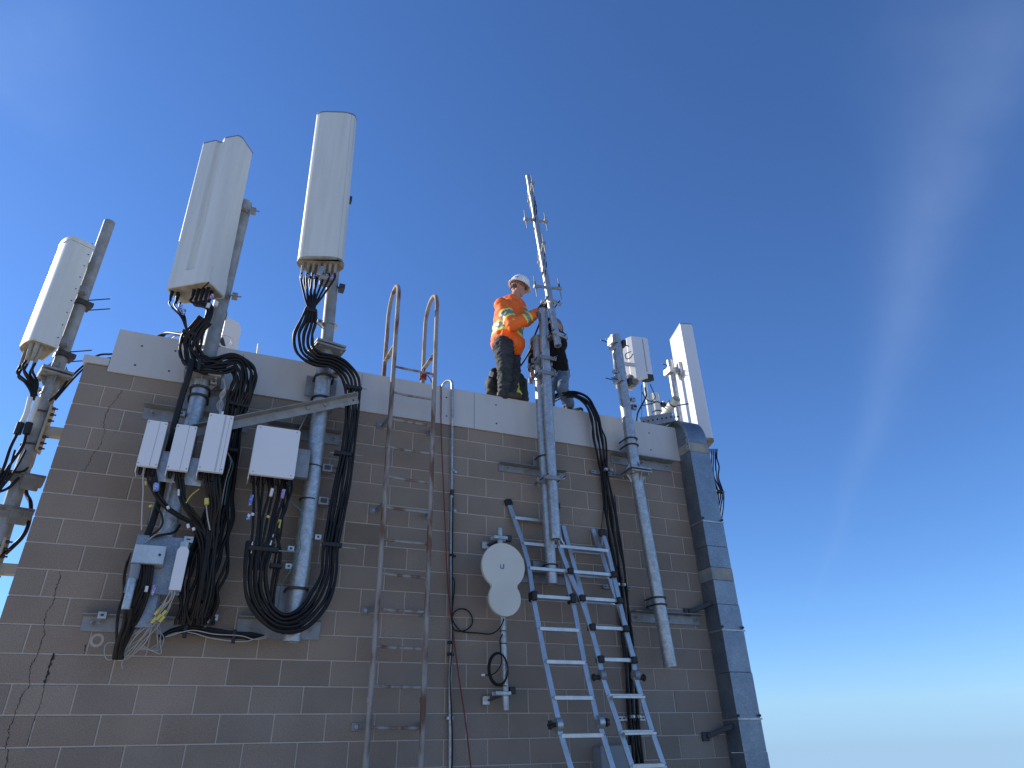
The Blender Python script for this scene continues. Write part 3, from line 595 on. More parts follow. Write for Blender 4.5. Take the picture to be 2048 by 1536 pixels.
mb = MB(); zt_ = at(1341, 722, ym).z; mb.cyl((xm, ym, 4.8), (xm, ym, zt_), .045, n=20); mb.build('pipe', 'galv', mD)
for v_ in (745, 865):
    p = at(1348, v_, ym); mb = MB(); mb.box((xm, ym, p.z), (.16, .16, .09)); mb.beam((xm, ym, p.z), N0 + e1 * .22 + V((0, 0, p.z - N0.z)), .06, .10)
    mb.box(N0 + e1 * .22 - e2 * .02 + V((0, 0, p.z - N0.z)), (.10, .05, .22), Matrix.Rotation(1.3, 3, 'Z'), 0)
    for k in (-1, 1): mb.cyl((xm - .22, ym - .1, p.z + .04 * k), (xm + .1, ym - .03, p.z + .04 * k), .008, n=6, m=1)
    mb.build('pipe_clamp', ['galv', 'dark'], mD, .004)

# ------------------------------------------------------------------ radio units
def radio(label, TL, TR, BL, y, depth, ribs=(.62,), tab=False, fins=True, round_=.004, lip=.04, taper=0):
    """front face corners given as measured pixels at depth y"""
    tl, tr, bl = at(*TL, y), at(*TR, y), at(*BL, y); z1 = (tl.z + tr.z) / 2; z0 = bl.z
    x0 = (tl.x + bl.x) / 2; wd = at(*TR, y).x - tl.x; hgt = z1 - z0
    t = thing('radio_unit', label, 'radio unit', (x0 + wd / 2, y, z0), 'white radio units hung on the masts')
    mb = MB(); mb.prism(rounded([(x0, z0), (x0 + wd, z0), (x0 + wd, z1), (x0, z1)], round_, 4), V((0, y, 0)), V((1, 0, 0)), V((0, 0, 1)), V((0, .035, 0)))
    ob = fixnormals(mb.build('front_cover', 'white', t, .003, 2))
    mb = MB()
    for r_ in ribs: mb.bb((x0 + wd * r_ - .0012, y - .0012, z0 + .004), (x0 + wd * r_ + .0012, y - .0001, z1 - .004))
    if ribs: mb.build('cover_seam', 'greybox', t)
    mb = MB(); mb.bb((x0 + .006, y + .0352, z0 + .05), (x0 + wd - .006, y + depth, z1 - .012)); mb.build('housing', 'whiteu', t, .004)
    mb = MB()
    if fins:
        nfin = int((depth - .05) / .018)
        for i in range(nfin):
            yy = y + .05 + i * .018; mb.bb((x0 - .001, yy, z0 + .055), (x0 + .0065, yy + .006, z1 - .02)); mb.bb((x0 + wd - .0065, yy, z0 + .055), (x0 + wd + .001, yy + .006, z1 - .02))
        mb.build('cooling_fins', 'greybox', t)
    mb = MB(); mb.bb((x0 - .003, y + .036, z0 - lip), (x0 + .0035, y + depth * .8, z1 - .02)); mb.build('side_plate', 'white', t)
    mb = MB()
    for qx in (.08, .92):
        for qz in (.05, .95): p = V((x0 + wd * qx, y, z0 + (z1 - z0) * qz)); mb.cyl(p, p + V((0, -.002, 0)), .0055, n=8)
    mb.build('cover_screws', 'greybox', t)
    if tab: MB().bb((x0 + wd * .45, y + .01, z1), (x0 + wd * .55, y + .03, z1 + .035)).build('lifting_tab', 'white', t, .002)
    MB().bb((x0 + wd * .2, y + depth + .001, z0 + .1), (x0 + wd * .8, YB + .06, z1 - .1)).build('mount_bracket', 'galvbracket', t, .003)
    return t, x0, wd, z0, z1
r1, *g1 = radio('left of the three small white radio units, its left edge catching the sun', (293, 840), (334, 843), (275, 930), -.56, .20)
r2, *g2 = radio('middle of the three small white radio units, the narrowest and lowest', (350, 849), (392, 851), (336, 938), -.56, .20)
r3, *g3 = radio('right of the three small white radio units, the tallest, with a tab on top', (417, 826), (466, 831), (397, 940), -.58, .18, ribs=(.66, .70, .86), tab=True)
r4, *g4 = radio('single wide white radio unit with rounded corners, hung left of the tallest mast', (513, 853), (601, 858), (499, 947), -.46, .20, ribs=(), round_=.02)
for t_, g_, n_ in ((r1, g1, 3), (r2, g2, 3), (r3, g3, 4), (r4, g4, 7)):
    x0, wd, z0, z1 = g_
    for i in range(n_):
        p = V((x0 + wd * (i + .7) / (n_ + .4), -.56 + .07 + .05 * (i % 2) + (.10 if t_ is r4 else 0), z0 + .05)); mb = MB(); mb.cyl(p, p - V((0, 0, .10)), .017, .014, 10); mb.build('connector', 'black', t_)
for a, b in (((318, 905), (344, 965)), ((372, 918), (396, 972))):
    p, q = at(*a, -.43), at(*b, -.43); MB().bb((p.x, -.43, q.z), (q.x + .02, -.42, p.z + .02)).build('bracket_plate', 'galv', r1 if a[0] < 350 else r2, .002)
MB().bb((g1[0] + .1, -.40, g1[2] - .0), (g3[0] + .1, -.34, g1[2] + .05)).build('carrier_rail', 'galvbracket', r2)
MB().bb((g4[0] + g4[1], -.36, g4[2] + .06), (XC - .05, -.30, g4[2] + .33)).build('carrier_arm', 'galvbracket', r4, .003)
# radio unit on the right pipe
t5 = thing('radio_unit', 'slim white radio unit standing clear against the sky beside the right-hand pipe', 'radio unit', (6.0, .0, 5.8), 'white radio units hung on the masts')
c0 = V((6.0, .05, 5.87)); a1 = V((.235, -.035, 0)); a2 = V((-.15, .25, 0)); zz = V((0.0, 0, .64))
mb = MB(); mb.prism([(0, 0), (1, 0), (1, .30), (0, .30)], c0, a1, a2, zz); fixnormals(mb.build('front_cover', 'white', t5, .006, 2))
mb = MB(); mb.prism([(.06, .31), (.92, .31), (.92, 1), (.06, 1)], c0 + V((0, 0, .06)), a1, a2, zz * .86); fixnormals(mb.build('housing', 'white', t5, .006))
mb = MB(); mb.prism([(.02, 1.01), (.98, 1.01), (.98, 1.1), (.02, 1.1)], c0 - V((0, 0, .06)), a1, a2, zz * 1.04); fixnormals(mb.build('back_plate', 'white', t5, .003))
mb = MB(); mb.prism([(.66, -.01), (1.02, -.01), (1.02, .32), (.66, .32)], c0 - V((0, 0, .02)), a1, a2, zz * .14); fixnormals(mb.build('corner_guard', 'dark', t5, .004))
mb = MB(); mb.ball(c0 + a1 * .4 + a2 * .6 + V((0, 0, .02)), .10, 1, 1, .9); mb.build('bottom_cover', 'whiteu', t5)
MB().prism([(.64, -.012), (.67, -.012), (.67, -.002), (.64, -.002)], c0 + V((0, 0, .1)), a1, a2, zz * .8).build('cover_seam', 'greybox', t5)
for z in (6.13, 5.66): 
    mb = MB(); p = V((5.62, -.20, z)); q = c0 + a2 * .9 + V((-.01, 0, z - 5.80)); mb.beam(p, q, .045, .045); mb.box(p.lerp(q, .4), (.06, .07, .09)); mb.build('mount_arm', 'dark', t5, .004)

# ------------------------------------------------------------------ terminal board
p0, p1 = at(276, 1068, -.34), at(382, 1076, -.34); zb = at(345, 1190, -.34).z
t = thing('terminal_board', 'galvanised back plate below the radio units carrying a small steel box and slim box', 'enclosure', ((p0.x + p1.x) / 2, -.34, zb))
MB().bb((p0.x, -.335, zb), (p1.x, -.325, p0.z)).build('back_plate', 'galvsheet', t, .002)
mb = MB(); mb.bb((p0.x + .12, -.315, zb - .24), (p1.x - .14, -.20, zb + .1)); mb.build('stand_plate', 'galvsheet', t, .002)
q0, q1 = at(270, 1087, -.46), at(334, 1091, -.46); qb = at(262, 1125, -.46).z
b_ = MB().bb((q0.x + .005, -.46, qb), (q1.x, -.342, q0.z)).build('steel_box', 'alu', t, .004)
mb = MB(); mb.cyl((q1.x - .035, -.461, (qb + q0.z) / 2), (q1.x - .035, -.466, (qb + q0.z) / 2), .010, n=12); mb.build('lock', 'dark', b_)
mb = MB(); mb.bb((q0.x, -.465, qb - .003), (q1.x + .005, -.455, qb + .004)); mb.build('door_edge', 'galvbracket', b_)
mb = MB(); mb.bb((q0.x + .01, -.45, qb - .06), (q0.x + .07, -.36, qb - .004)); mb.build('gland_block', 'greybox', b_, .004)
s0, s1 = at(353, 1093, -.40), at(374, 1096, -.40); sb0 = at(338, 1180, -.40); zt_ = s0.z; zb_ = sb0.z
mb = MB(); xl, xr = s0.x + .012, s1.x + .02
mb.prism(rounded([(xl, zb_), (xr, zb_), (xr, zt_ - .03), (xr - .02, zt_), (xl + .02, zt_), (xl, zt_ - .03)], .004), V((0, -.415, 0)), V((1, 0, 0)), V((0, 0, 1)), V((0, .05, 0)))
sbx = fixnormals(mb.build('slim_box', 'beige', t, .004)); sbx.data.materials[0] = M['white']
MB().bb((xl + .012, -.41, zt_), (xr - .015, -.39, zt_ + .04)).build('hanger_clip', 'galv', sbx)
mb = MB(); c = at(377, 1080, -.36); mb.box(c, (.07, .04, .05)); mb.box(c + V((0, -.021, 0)), (.03, .004, .012), None, 1); mb.build('strut_clip', ['galv', 'dark'], t, .003)
a_, b2 = at(265, 1160, -.45), at(253, 1215, -.45)
mb = MB(); mb.cyl(at(272, 1130, -.43), at(267, 1158, -.44), .035, .032, 14, 0); mb.tube([at(265, 1158, -.44), at(258, 1190, -.45), at(251, 1219, -.45)], .030, 14, 1); mb.build('conduit_boot', ['greybox', 'galv'], t)
for u, v in ((205, 1231), (415, 1240), (428, 1236)):
    c = at(u, v, -.10); mb = MB(); mb.box(c, (.06, .045, .05)); mb.box(c - V((0, .024, 0)), (.02, .003, .016), None, 1); mb.cyl(c - V((-.0, .01, .03)), c - V((.01, .03, .06)), .008, n=8); mb.build('strut_clip', ['galv', 'dark'], t, .003)

# ------------------------------------------------------------------ cables
GC = 'black cable bundles of the radio equipment'
def bundle(label, name='cable_bundle', loc=None, cat='cables'): return thing(name, label, cat, loc, GC)
def C(pts, s=1.0): return [(at(u, v, y), w_ * s) for (u, v, y, w_) in pts]
# from antenna B down the right side of its mast
b = bundle('thick bundle of black cables curling from the ribbed antenna down behind the small radio units', loc=at(418, 600, -.5))
main = [(412, 640, -.47, .05), (392, 664, -.42, .055), (380, 690, -.38, .075), (387, 716, -.38, .085), (410, 730, -.38, .08), (440, 730, -.37, .075), (468, 724, -.35, .08), (486, 738, -.33, .085), (488, 765, -.31, .09), (478, 800, -.26, .09), (466, 850, -.20, .075), (456, 920, -.18, .075), (446, 990, -.18, .08), (435, 1050, -.20, .11), (418, 1110, -.22, .14), (404, 1170, -.22, .14), (396, 1215, -.20, .13), (390, 1250, -.16, .11)]
loom(b, C(main), 14, .0125, 2, .35, seed=1)
eB = V((math.cos(math.radians(35)), -math.sin(math.radians(35)), 0)); fB = V((-math.sin(math.radians(35)), -math.cos(math.radians(35)), 0)); oB = V((.755, -.355, 5.53))
for i in range(8):
    p = oB + eB * (.02 + .05 * (i % 4)) + fB * (.03 - .055 * (i // 4)) - V((0, 0, .09)); q = at(408 + i * 1.5, 642, -.47)
    cablemb([p, p - V((0, 0, .05)), at(413 + (i % 4) * 4, 617, -.46), q, at(394 + i, 664, -.42)], .0125).build('cable', 'black', b)
for i in range(3):
    p = oB + eB * (-.19 + .03 * i) + fB * (.05 - .03 * i) - V((0, 0, .09)); cablemb([p, p - V((0, 0, .06)), at(361 + i * 4, 632, -.45), at(371 + i, 655, -.44), at(380, 680, -.40)], .0085).build('cable', 'black', b)
for u, v, m_ in ((361, 615, 'bluetape'), (368, 624, 'bluetape'), (424, 594, 'purpletape'), (433, 608, 'whitetape'), (417, 612, 'whitetape')):
    c = at(u, v, -.47); mb = MB(); mb.cyl(c + V((0, 0, .025)), c - V((0.004, 0, .025)), .017, n=10); mb.build('label_wrap', m_, b)
for u, v, ww in ((380, 668, .13), (398, 731, .12), (440, 727, .0), (478, 812, .17), (458, 900, .15)):
    if ww: tiehoop(b, at(u, v, -.40 if v < 760 else -.24), ww, .075, (.1, 0, 1) if v > 760 or v < 700 else (1, 0, .1), h=.03)
c1 = at(430, 838, -.24)
for i in range(4):
    ph = i * .012; cablemb([at(438, 742, -.3) + V((ph, 0, 0)), at(450, 772, -.36), at(440 + 3 * i, 790, -.34), at(446 - 4 * i, 810, -.34), at(436 + 3 * i, 832, -.35)], .0045).build('thin_wire', 'greycable' if i < 3 else 'greycable', b)
cablemb([at(455, 905, -.28), at(462, 925, -.28), at(452, 960, -.26), at(443, 1010, -.25), at(432, 1085, -.27)], .004).build('thin_wire', 'greycable', b)
cablemb([at(457, 906, -.28), at(466, 930, -.28), at(456, 965, -.26), at(449, 1010, -.25)], .004).build('thin_wire', 'green', b)
# thick single conduit behind the boxes
b = tag(cablemb([at(384, 720, -.42), at(377, 752, -.42), at(362, 800, -.38), at(346, 860, -.34), at(332, 925, -.30), at(322, 985, -.30), at(308, 1035, -.32), at(295, 1070, -.33)], .026, n=12).build('flexible_conduit', 'black', None), 'thick smooth black conduit slanting down between the left and middle small radio units', 'conduit')
rn = random.Random(5); rj = random.Random(9)
# jumpers under the three small radios and the terminal board
b = bundle('tangle of black jumper cables below the three small radio units, running into the hanging bundle', loc=at(370, 1000, -.45))
def J(pts, r=.011, m_='black', nm='cable', par=None):
    q = [at(*p) for p in pts]; k_ = .024 if r < .005 else .011
    for i in range(1, len(q) - 1): q[i] += V((rj.uniform(-k_, k_), rj.uniform(-k_, k_) * .8, rj.uniform(-k_, k_)))
    return cablemb(q, r).build(nm, m_, par or b)
for i in range(4):
    e = i * 4; J([(297 + e, 935, -.48), (298 + e, 960, -.46), (305 + e, 985, -.44), (322 + e, 1010, -.42), (350 + e, 1030, -.38), (378 + e, 1048, -.34), (398 + e * .8, 1075, -.32), (402 + e, 1120, -.30), (398 + e, 1180, -.28)])
for i in range(4):
    e = i * 4; J([(352 + e, 940, -.48), (355 + e, 970, -.46), (360 + e, 1000, -.44), (372 + e, 1022, -.40), (392 + e, 1045, -.34), (408 + e * .7, 1085, -.32), (408 + e, 1140, -.30), (400 + e, 1200, -.27)])
for i in range(6):
    e = i * 5; J([(412 + e, 945, -.48), (415 + e, 975, -.46), (418 + e * .9, 1010, -.42), (416 + e * .7, 1055, -.36), (408 + e * .8, 1110, -.33), (396 + e, 1180, -.30), (384 + e, 1235, -.24)])
J([(287, 935, -.5), (289, 960, -.5), (284, 985, -.5), (281, 1020, -.48), (283, 1060, -.44)], .005, 'greycable', 'thin_wire'); J([(360, 1050, -.3), (345, 1062, -.36), (318, 1072, -.38), (300, 1075, -.36)], .010)
J([(352, 1042, -.3), (335, 1062, -.36), (310, 1070, -.38), (290, 1085, -.36)], .006, 'greycable', 'thin_wire'); J([(312, 1010, -.42), (325, 1035, -.44), (322, 1055, -.42), (300, 1072, -.38)], .008)
J([(398, 978, -.5), (385, 992, -.5), (372, 1006, -.5)], .004, 'yellow', 'thin_wire'); J([(412, 1000, -.47), (416, 1030, -.46), (420, 1060, -.42)], .005, 'greycable', 'thin_wire')
for u, v, m_, r_, h_ in ((311, 974, 'bluetape', .022, .06), (412, 1003, 'yellow', .018, .05), (290, 966, 'yellow', .008, .03), (300, 1012, 'yellow', .014, .012), (356, 985, 'whitetape', .008, .05), (335, 1015, 'whitetape', .012, .02), (375, 1052, 'whitetape', .012, .03), (386, 1058, 'whitetape', .012, .02)):
    c = at(u, v, -.475 if v < 1010 else -.44); mb = MB(); mb.cyl(c + V((-.0, 0, h_ / 2)), c - V((-.01, 0, h_ / 2)), r_, n=10); mb.build('label_wrap', m_, b)
# bundle of the terminal board and its grey leads
b = bundle('black cables and thin grey leads looping down below the galvanised terminal board', loc=at(250, 1250, -.35))
for i in range(6):
    e = i * 6; J([(276 + e, 1128, -.41), (272 + e, 1165, -.40), (262 + e * .8, 1210, -.36), (250 + e * .5, 1255, -.30), (238 + e * .35, 1300, -.24), (232 + e * .4, 1318, -.2)], .013, par=b)
for i in range(4): J([(252 + i * 4, 1215, -.44), (245 + i * 3, 1250, -.36), (232 + i * 3, 1290, -.28), (228 + i * 5, 1318, -.22)], .015, par=b)
for i in range(3): J([(262 - i * 4, 1105 + i * 8, -.38), (252 - i * 2, 1150, -.32), (248, 1190, -.26), (240 - i * 2, 1230, -.22), (232, 1290, -.2)], .006, par=b)
for i in range(9):
    e = i - 4; J([(344 + e * 1.2, 1181, -.40), (338 + e * 1.2, 1195, -.40), (322 + e * 3, 1222, -.36), (302 + e * 3, 1250, -.30), (276 + e * 3.2, 1280 + e, -.24), (252 + e * 2, 1305 + e, -.18), (236 + e, 1322, -.16)], .0038, 'greycable', 'thin_wire', b)
for i in range(5): J([(268 + i * 3, 1300 - i * 3, -.2), (300 + i * 5, 1296 + i * 4, -.17), (316 + i * 1.5, 1272 + i * 3, -.16), (314, 1245 + i * 2, -.17), (302 - i * 3, 1232 - i, -.2)], .0035, 'greycable', 'thin_wire', b)
J([(236, 1285, -.2), (218, 1292, -.2), (213, 1305, -.2), (226, 1315, -.2), (240, 1308, -.2)], .004, 'greycable', 'thin_wire', b)
J([(262, 1290, -.2), (252, 1316, -.16), (245, 1338, -.14)], .004, 'greycable', 'thin_wire', b)
for i, (u, v) in enumerate(((322, 1215), (314, 1224), (328, 1226), (318, 1234), (308, 1240), (324, 1238))):
    c = at(u, v, -.37); MB().box(c, (.022, .012, .048), Matrix.Rotation(.55, 3, 'Y')).build('cable_tag', 'yellow', b, .003)
for u, v, m_ in ((293, 1178, 'whitetape'), (306, 1184, 'purpletape'), (308, 1176, 'purpletape')): c = at(u, v, -.42); MB().cyl(c + V((0, 0, .02)), c - V((0, 0, .02)), .012, n=8).build('label_wrap', m_, b)
# along the wall between the two masts
b = bundle('flat run of black cables with pale wires lying between the two mast feet', loc=at(420, 1265, -.1))
for i in range(7): J([(318 + i, 1272 + i, -.16), (345, 1258 + i * 2, -.13), (375, 1253 + i * 2.4, -.12), (420, 1257 + i * 2.4, -.12), (470, 1266 + i * 1.6, -.12), (505, 1268 + i * 1.5, -.12), (528, 1272, -.12)], .0095, par=b)
for i in range(2): J([(322, 1276, -.15), (350, 1265 + i * 2, -.15), (380, 1262 + i * 4, -.15), (430, 1272 + i * 4, -.14), (480, 1275 + i * 3, -.14), (512, 1282, -.13), (532, 1276 - i * 4, -.13)], .0045, 'greycable', 'thin_wire', b)
J([(412, 1150, -.22), (422, 1190, -.2), (424, 1215, -.16), (417, 1238, -.14), (408, 1240, -.14), (402, 1225, -.16)], .010, par=b)
for u in (371, 468): tiehoop(b, at(u, 1262 if u < 400 else 1273, -.125), .10, .05, (1, 0, 0), h=.03)
# antenna C bundle: S bend, drop, big U loop, up to the wide radio
b = bundle('neat cable bundle from the tallest antenna hanging in a big loop under the wide radio', loc=at(700, 900, -.25))
S_ = [(623, 618, -.50, .045), (617, 645, -.48, .07), (608, 672, -.44, .085), (612, 700, -.42, .085), (634, 717, -.42, .07), (662, 722, -.40, .065), (686, 735, -.37, .075), (703, 760, -.34, .08), (706, 800, -.30, .058), (703, 850, -.27, .056), (695, 912, -.25, .056), (685, 970, -.24, .068), (674, 1030, -.24, .068), (662, 1095, -.25, .058), (658, 1150, -.27, .060), (640, 1198, -.30, .08), (605, 1238, -.33, .075), (565, 1247, -.35, .06), (532, 1226, -.36, .065), (512, 1185, -.36, .075), (510, 1140, -.37, .08), (520, 1085, -.37, .10)]
loom(b, C(S_), 10, .0125, 2, .15, seed=4, k=7)
eC = V((math.cos(math.radians(20)), -math.sin(math.radians(20)), 0)); fC = V((-math.sin(math.radians(20)), -math.cos(math.radians(20)), 0)); oC = V((1.845, -.53, 6.05))
for i in range(10):
    p = oC + eC * (-.17 + .055 * (i % 7) + (.02 if i > 6 else 0)) + fC * (.02 - .06 * (i > 6)) - V((0, 0, .12)); q = at(616 + i * 1.5, 620, -.50)
    m1 = p.lerp(q, .5) - V((0, 0, .02)); cablemb([p, p - V((0, 0, .08)), (p - V((0, 0, .10))).lerp(q, .55), q, at(610 + 1.8 * i, 645, -.48)], .011).build('cable', 'black', b)
for i in range(9):
    u0 = 507 + i * 9.5; J([(u0, 955, -.33), (u0 + rn.uniform(-2, 2), 985, -.35), (508 + i * 7, 1030, -.37), (506 + i * 5.2, 1078, -.38), (502 + i * 4, 1110, -.37), (501 + i * 3, 1140, -.37)], .0115, par=b)
for i in range(3): J([(575 - i * 6, 960, -.33), (572 - i * 4, 1010, -.34), (556 + i * 3, 1060, -.32), (560 - i * 3, 1110, -.30), (548 - i * 3, 1180, -.25), (545 - i * 2, 1235, -.2)], .0085 if i else .0115, par=b)
for i in range(2): J([(552 + i * 5, 1090, -.3), (544 + i * 4, 1140, -.28), (532 + i * 4, 1200, -.2), (528 + i * 3, 1245, -.14)], .0045, 'greycable', 'thin_wire', b)
for u, v, ww, yy in ((622, 622, .10, -.50), (706, 776, .17, -.32), (686, 908, .165, -.25), (664, 1090, .17, -.25), (527, 1099, .24, -.375), (552, 1132, .10, -.33)): tiehoop(b, at(u, v, yy), ww, .062, (0, 0, 1), h=.035)
for a, q in (((700, 775, -.32), (733, 778, -.32)), ((660, 905, -.25), (727, 912, -.25)), ((640, 1090, -.25), (712, 1097, -.25)), ((544, 1101, -.375), (590, 1103, -.3)), ((632, 645, -.48), (650, 660, -.30))):
    MB().cyl(at(*a), at(*q), .006, n=6).build('clamp_rod', 'galvdull', b)
for u, v, m_, h_ in ((502, 1000, 'bluetape', .09), (497, 1034, 'bluetape', .05), (505, 1029, 'whitetape', .02), (543, 985, 'whitetape', .07), (566, 988, 'purpletape', .08), (536, 1034, 'yellow', .02), (558, 1048, 'yellow', .07), (506, 1088, 'whitetape', .03), (505, 1104, 'whitetape', .03), (544, 1072, 'whitetape', .03), (541, 1086, 'whitetape', .04), (577, 965, 'whitetape', .03)):
    c = at(u, v, -.375); MB().cyl(c + V((0.003, 0, h_ / 2)), c - V((0.003, 0, h_ / 2)), .0145, n=10).build('label_wrap', m_, b)
J([(581, 965, -.33), (586, 1000, -.33), (602, 1030, -.32), (604, 1065, -.31), (594, 1100, -.31), (585, 1140, -.30), (562, 1170, -.25), (556, 1215, -.2)], .0042, 'green', 'ground_wire', b)
# antenna A leads
b = bundle('cables hanging from the sunlit corner antenna along the outermost mast into two weatherproof boots', loc=at(60, 760, .3))
oA = V((-.495, .245, 4.97)); eA = V((math.cos(math.radians(62)), -math.sin(math.radians(62)), 0)); fA = V((-math.sin(math.radians(62)), -math.cos(math.radians(62)), 0))
for i, (a, q) in enumerate([(-.11, .0), (-.04, .03), (.03, .0), (.09, .03), (.02, -.05), (.1, -.04)]):
    p = oA + eA * a + fA * q - V((0, 0, .18)); J_ = [p, p - V((0, 0, .08)), at(50 + i * 5, 765, .28), at(62 + i * 2, 785, .27), at(60 + i * 3, 800, .27)]
    cablemb(J_, .011).build('cable', 'black', b)
for i in range(2):
    J([(61 + i * 16, 795, .26), (53 + i * 16, 825, .26), (42 + i * 17, 850, .26)], .022, 'whitetape', 'sleeve', b); J([(42 + i * 17, 846, .26), (34 + i * 18, 868, .26)], .030, 'rubber', 'boot', b)
    J([(35 + i * 18, 866, .26), (24 + i * 18, 895, .26), (6 + i * 12, 935, .26), (-14 + i * 6, 975, .26)], .013, par=b); J([(30 + i * 22, 900, .25), (16 + i * 14, 945, .25), (-8, 990, .25)], .009, 'black', 'cable', b)
J([(225, 708, .5), (195, 712, .6), (168, 730, .5), (140, 757, .4), (112, 790, .3), (98, 802, .28)], .011, par=b); J([(222, 716, .5), (190, 722, .55), (160, 742, .45), (135, 768, .35), (110, 800, .3)], .009, par=b)
J([(70, 905, .5), (64, 930, .5), (54, 950, .5), (52, 985, .5), (62, 1005, .42), (58, 1040, .4), (42, 1075, .4), (10, 1108, .4)], .017, par=b); J([(72, 900, .5), (50, 940, .35), (20, 950, .3), (-10, 985, .3)], .010, par=b)
J([(38, 955, .3), (15, 975, .28), (-6, 985, .28)], .012, par=b); J([(20, 1100, .4), (8, 1110, .35), (-8, 1120, .3)], .012, par=b)
# behind the coping: arcs coming up off the roof
b = bundle('arc of cables rising over the coping behind the ribbed antenna bundle', loc=at(340, 668, .15))
for i in range(3): J([(303 + i * 6, 684, .2), (322 + i * 5, 668 - i, .15), (345, 664 + i * 1.5, 0), (368, 668 + i * 2, -.2), (382, 676, -.36)], .011, par=b)
for i in range(2): J([(322 + i * 18, 690, .3), (330 + i * 16, 678, .2), (350 + i * 8, 670, 0), (372, 674, -.2)], .006, 'greycable', 'thin_wire', b)
for i in range(4):   # pale coiled leads behind the mast
    c = at(410 + i * 2, 676, -.05); rr = .075 - i * .004; mb = MB(); mb.tube([c + V((rr * math.cos(t * .45), .01 * i, rr * 1.1 * math.sin(t * .45))) for t in range(15)], .005, 6); mb.build('thin_wire', 'whitetape', b)
for i in range(2):
    c = at(449 + i * 3, 682, .0); rr = .06; mb = MB(); mb.tube([c + V((rr * math.cos(t * .45), .01 * i, rr * 1.1 * math.sin(t * .45))) for t in range(15)], .005, 6); mb.build('thin_wire', 'whitetape', b)
# small antenna panel behind the parapet
t = thing('small_panel_antenna', 'small white flat panel behind the parapet right of the ribbed antenna mast', 'antenna', at(462, 690, .5))
p = at(462, 672, .45); mb = MB(); R = Matrix.Rotation(.55, 3, 'Z')
pr = rounded([(-.10, -.02), (.10, -.02), (.10, .02), (-.10, .02)], .01); mb.prism([(-.10, -.22), (.10, -.22), (.10, .14), (.06, .20), (-.10, .20)], p, R @ V((1, 0, 0)), V((0, 0, 1)), R @ V((0, .035, 0))); fixnormals(mb.build('radome', 'white', t, .006))
mb = MB(); mb.beam(p + V((-.11, -.06, .16)), p + V((-.11, -.06, -.5)), .03, .03, 0); mb.box(p + V((-.12, -.06, .2)), (.08, .06, .08), None, 1); mb.box(p + V((-.12, -.06, -.15)), (.09, .06, .07), None, 1); mb.beam(p + V((-.08, -.08, -.1)), p + V((.02, -.1, -.36)), .05, .04, 1); mb.build('mount_bracket', ['galv', 'dark'], t, .003)
mb = MB(); q = at(516, 708, .6); mb.cyl(q - V((0, 0, .2)), at(517, 688, .6), .010, n=8); tag(mb.build('whip_antenna', 'whitetape'), 'short thin white whip just showing above the coping right of the ribbed antenna mast', 'antenna')
# right-hand wall cables
t = thing('wall_cables', 'black cables arching over the coping and down the wall behind the right-hand folding ladder', 'cables', at(1200, 900, -.06), GC)
W_ = [(1100, 797, .30, .02), (1122, 788, .12, .03), (1148, 788, -.08, .035), (1175, 803, -.14, .04), (1190, 835, -.13, .05), (1197, 880, -.11, .055), (1206, 930, -.08, .035), (1211, 950, -.07, .035), (1221, 1020, -.06, .06), (1232, 1090, -.06, .06), (1243, 1165, -.07, .045), (1249, 1220, -.05, .05), (1260, 1320, -.05, .05), (1268, 1440, -.05, .05), (1276, 1530, -.05, .05), (1286, 1640, -.05, .05)]
loom(t, C(W_), 6, .0115, 2, .5, seed=12)
J([(1100, 810, .35), (1118, 798, .25), (1140, 793, .0), (1165, 800, -.1), (1188, 824, -.1), (1203, 860, -.07), (1212, 885, -.05), (1214, 940, -.05)], .0095, par=t)
J([(1208, 945, -.06), (1205, 1000, -.05), (1202, 1062, -.05)], .0045, par=t); J([(1214, 960, -.05), (1214, 1060, -.04), (1222, 1110, -.04), (1245, 1160, -.05)], .0055, par=t); J([(1229, 990, -.05), (1232, 1018, -.05)], .005, par=t)
for i, (u, v) in enumerate(((1209, 947), (1233, 1175), (1262, 1437))):
    c = at(u, v, -.03); x0_, x1_ = at(u - 27, v - 3, -.03).x, at(u + 28, v + 4, -.03).x
    s_ = thing('cable_strut', ['slotted steel strut clamping the black cables just under the coping', 'slotted steel strut clamping the black cables at mid height, behind the second ladder', 'bright slotted strut clamping the black cables, seen between the lower rungs of the second ladder'][i], 'bracket', c, 'strut channels holding the wall cables')
    mb = MB(); mb.bb((x0_, -.04, c.z - .02), (x1_, -.006, c.z + .02)); 
    for k in range(7): xx = x0_ + (x1_ - x0_) * (k + .5) / 7; mb.bb((xx - .012, -.0412, c.z - .007), (xx + .012, -.0402, c.z + .007), 1)
    mb.build('channel', ['galv' if i == 2 else 'galvbracket', 'dark'], s_, .002)
    for k in (-1, 1): mb = MB(); mb.box(c + V((k * .035, -.085, .012)), (.04, .035, .03)); mb.hexnut(c + V((k * .035, -.104, .012)), (0, -1, 0), .012, .012); mb.build('cable_clamp', 'galv', s_, .003)

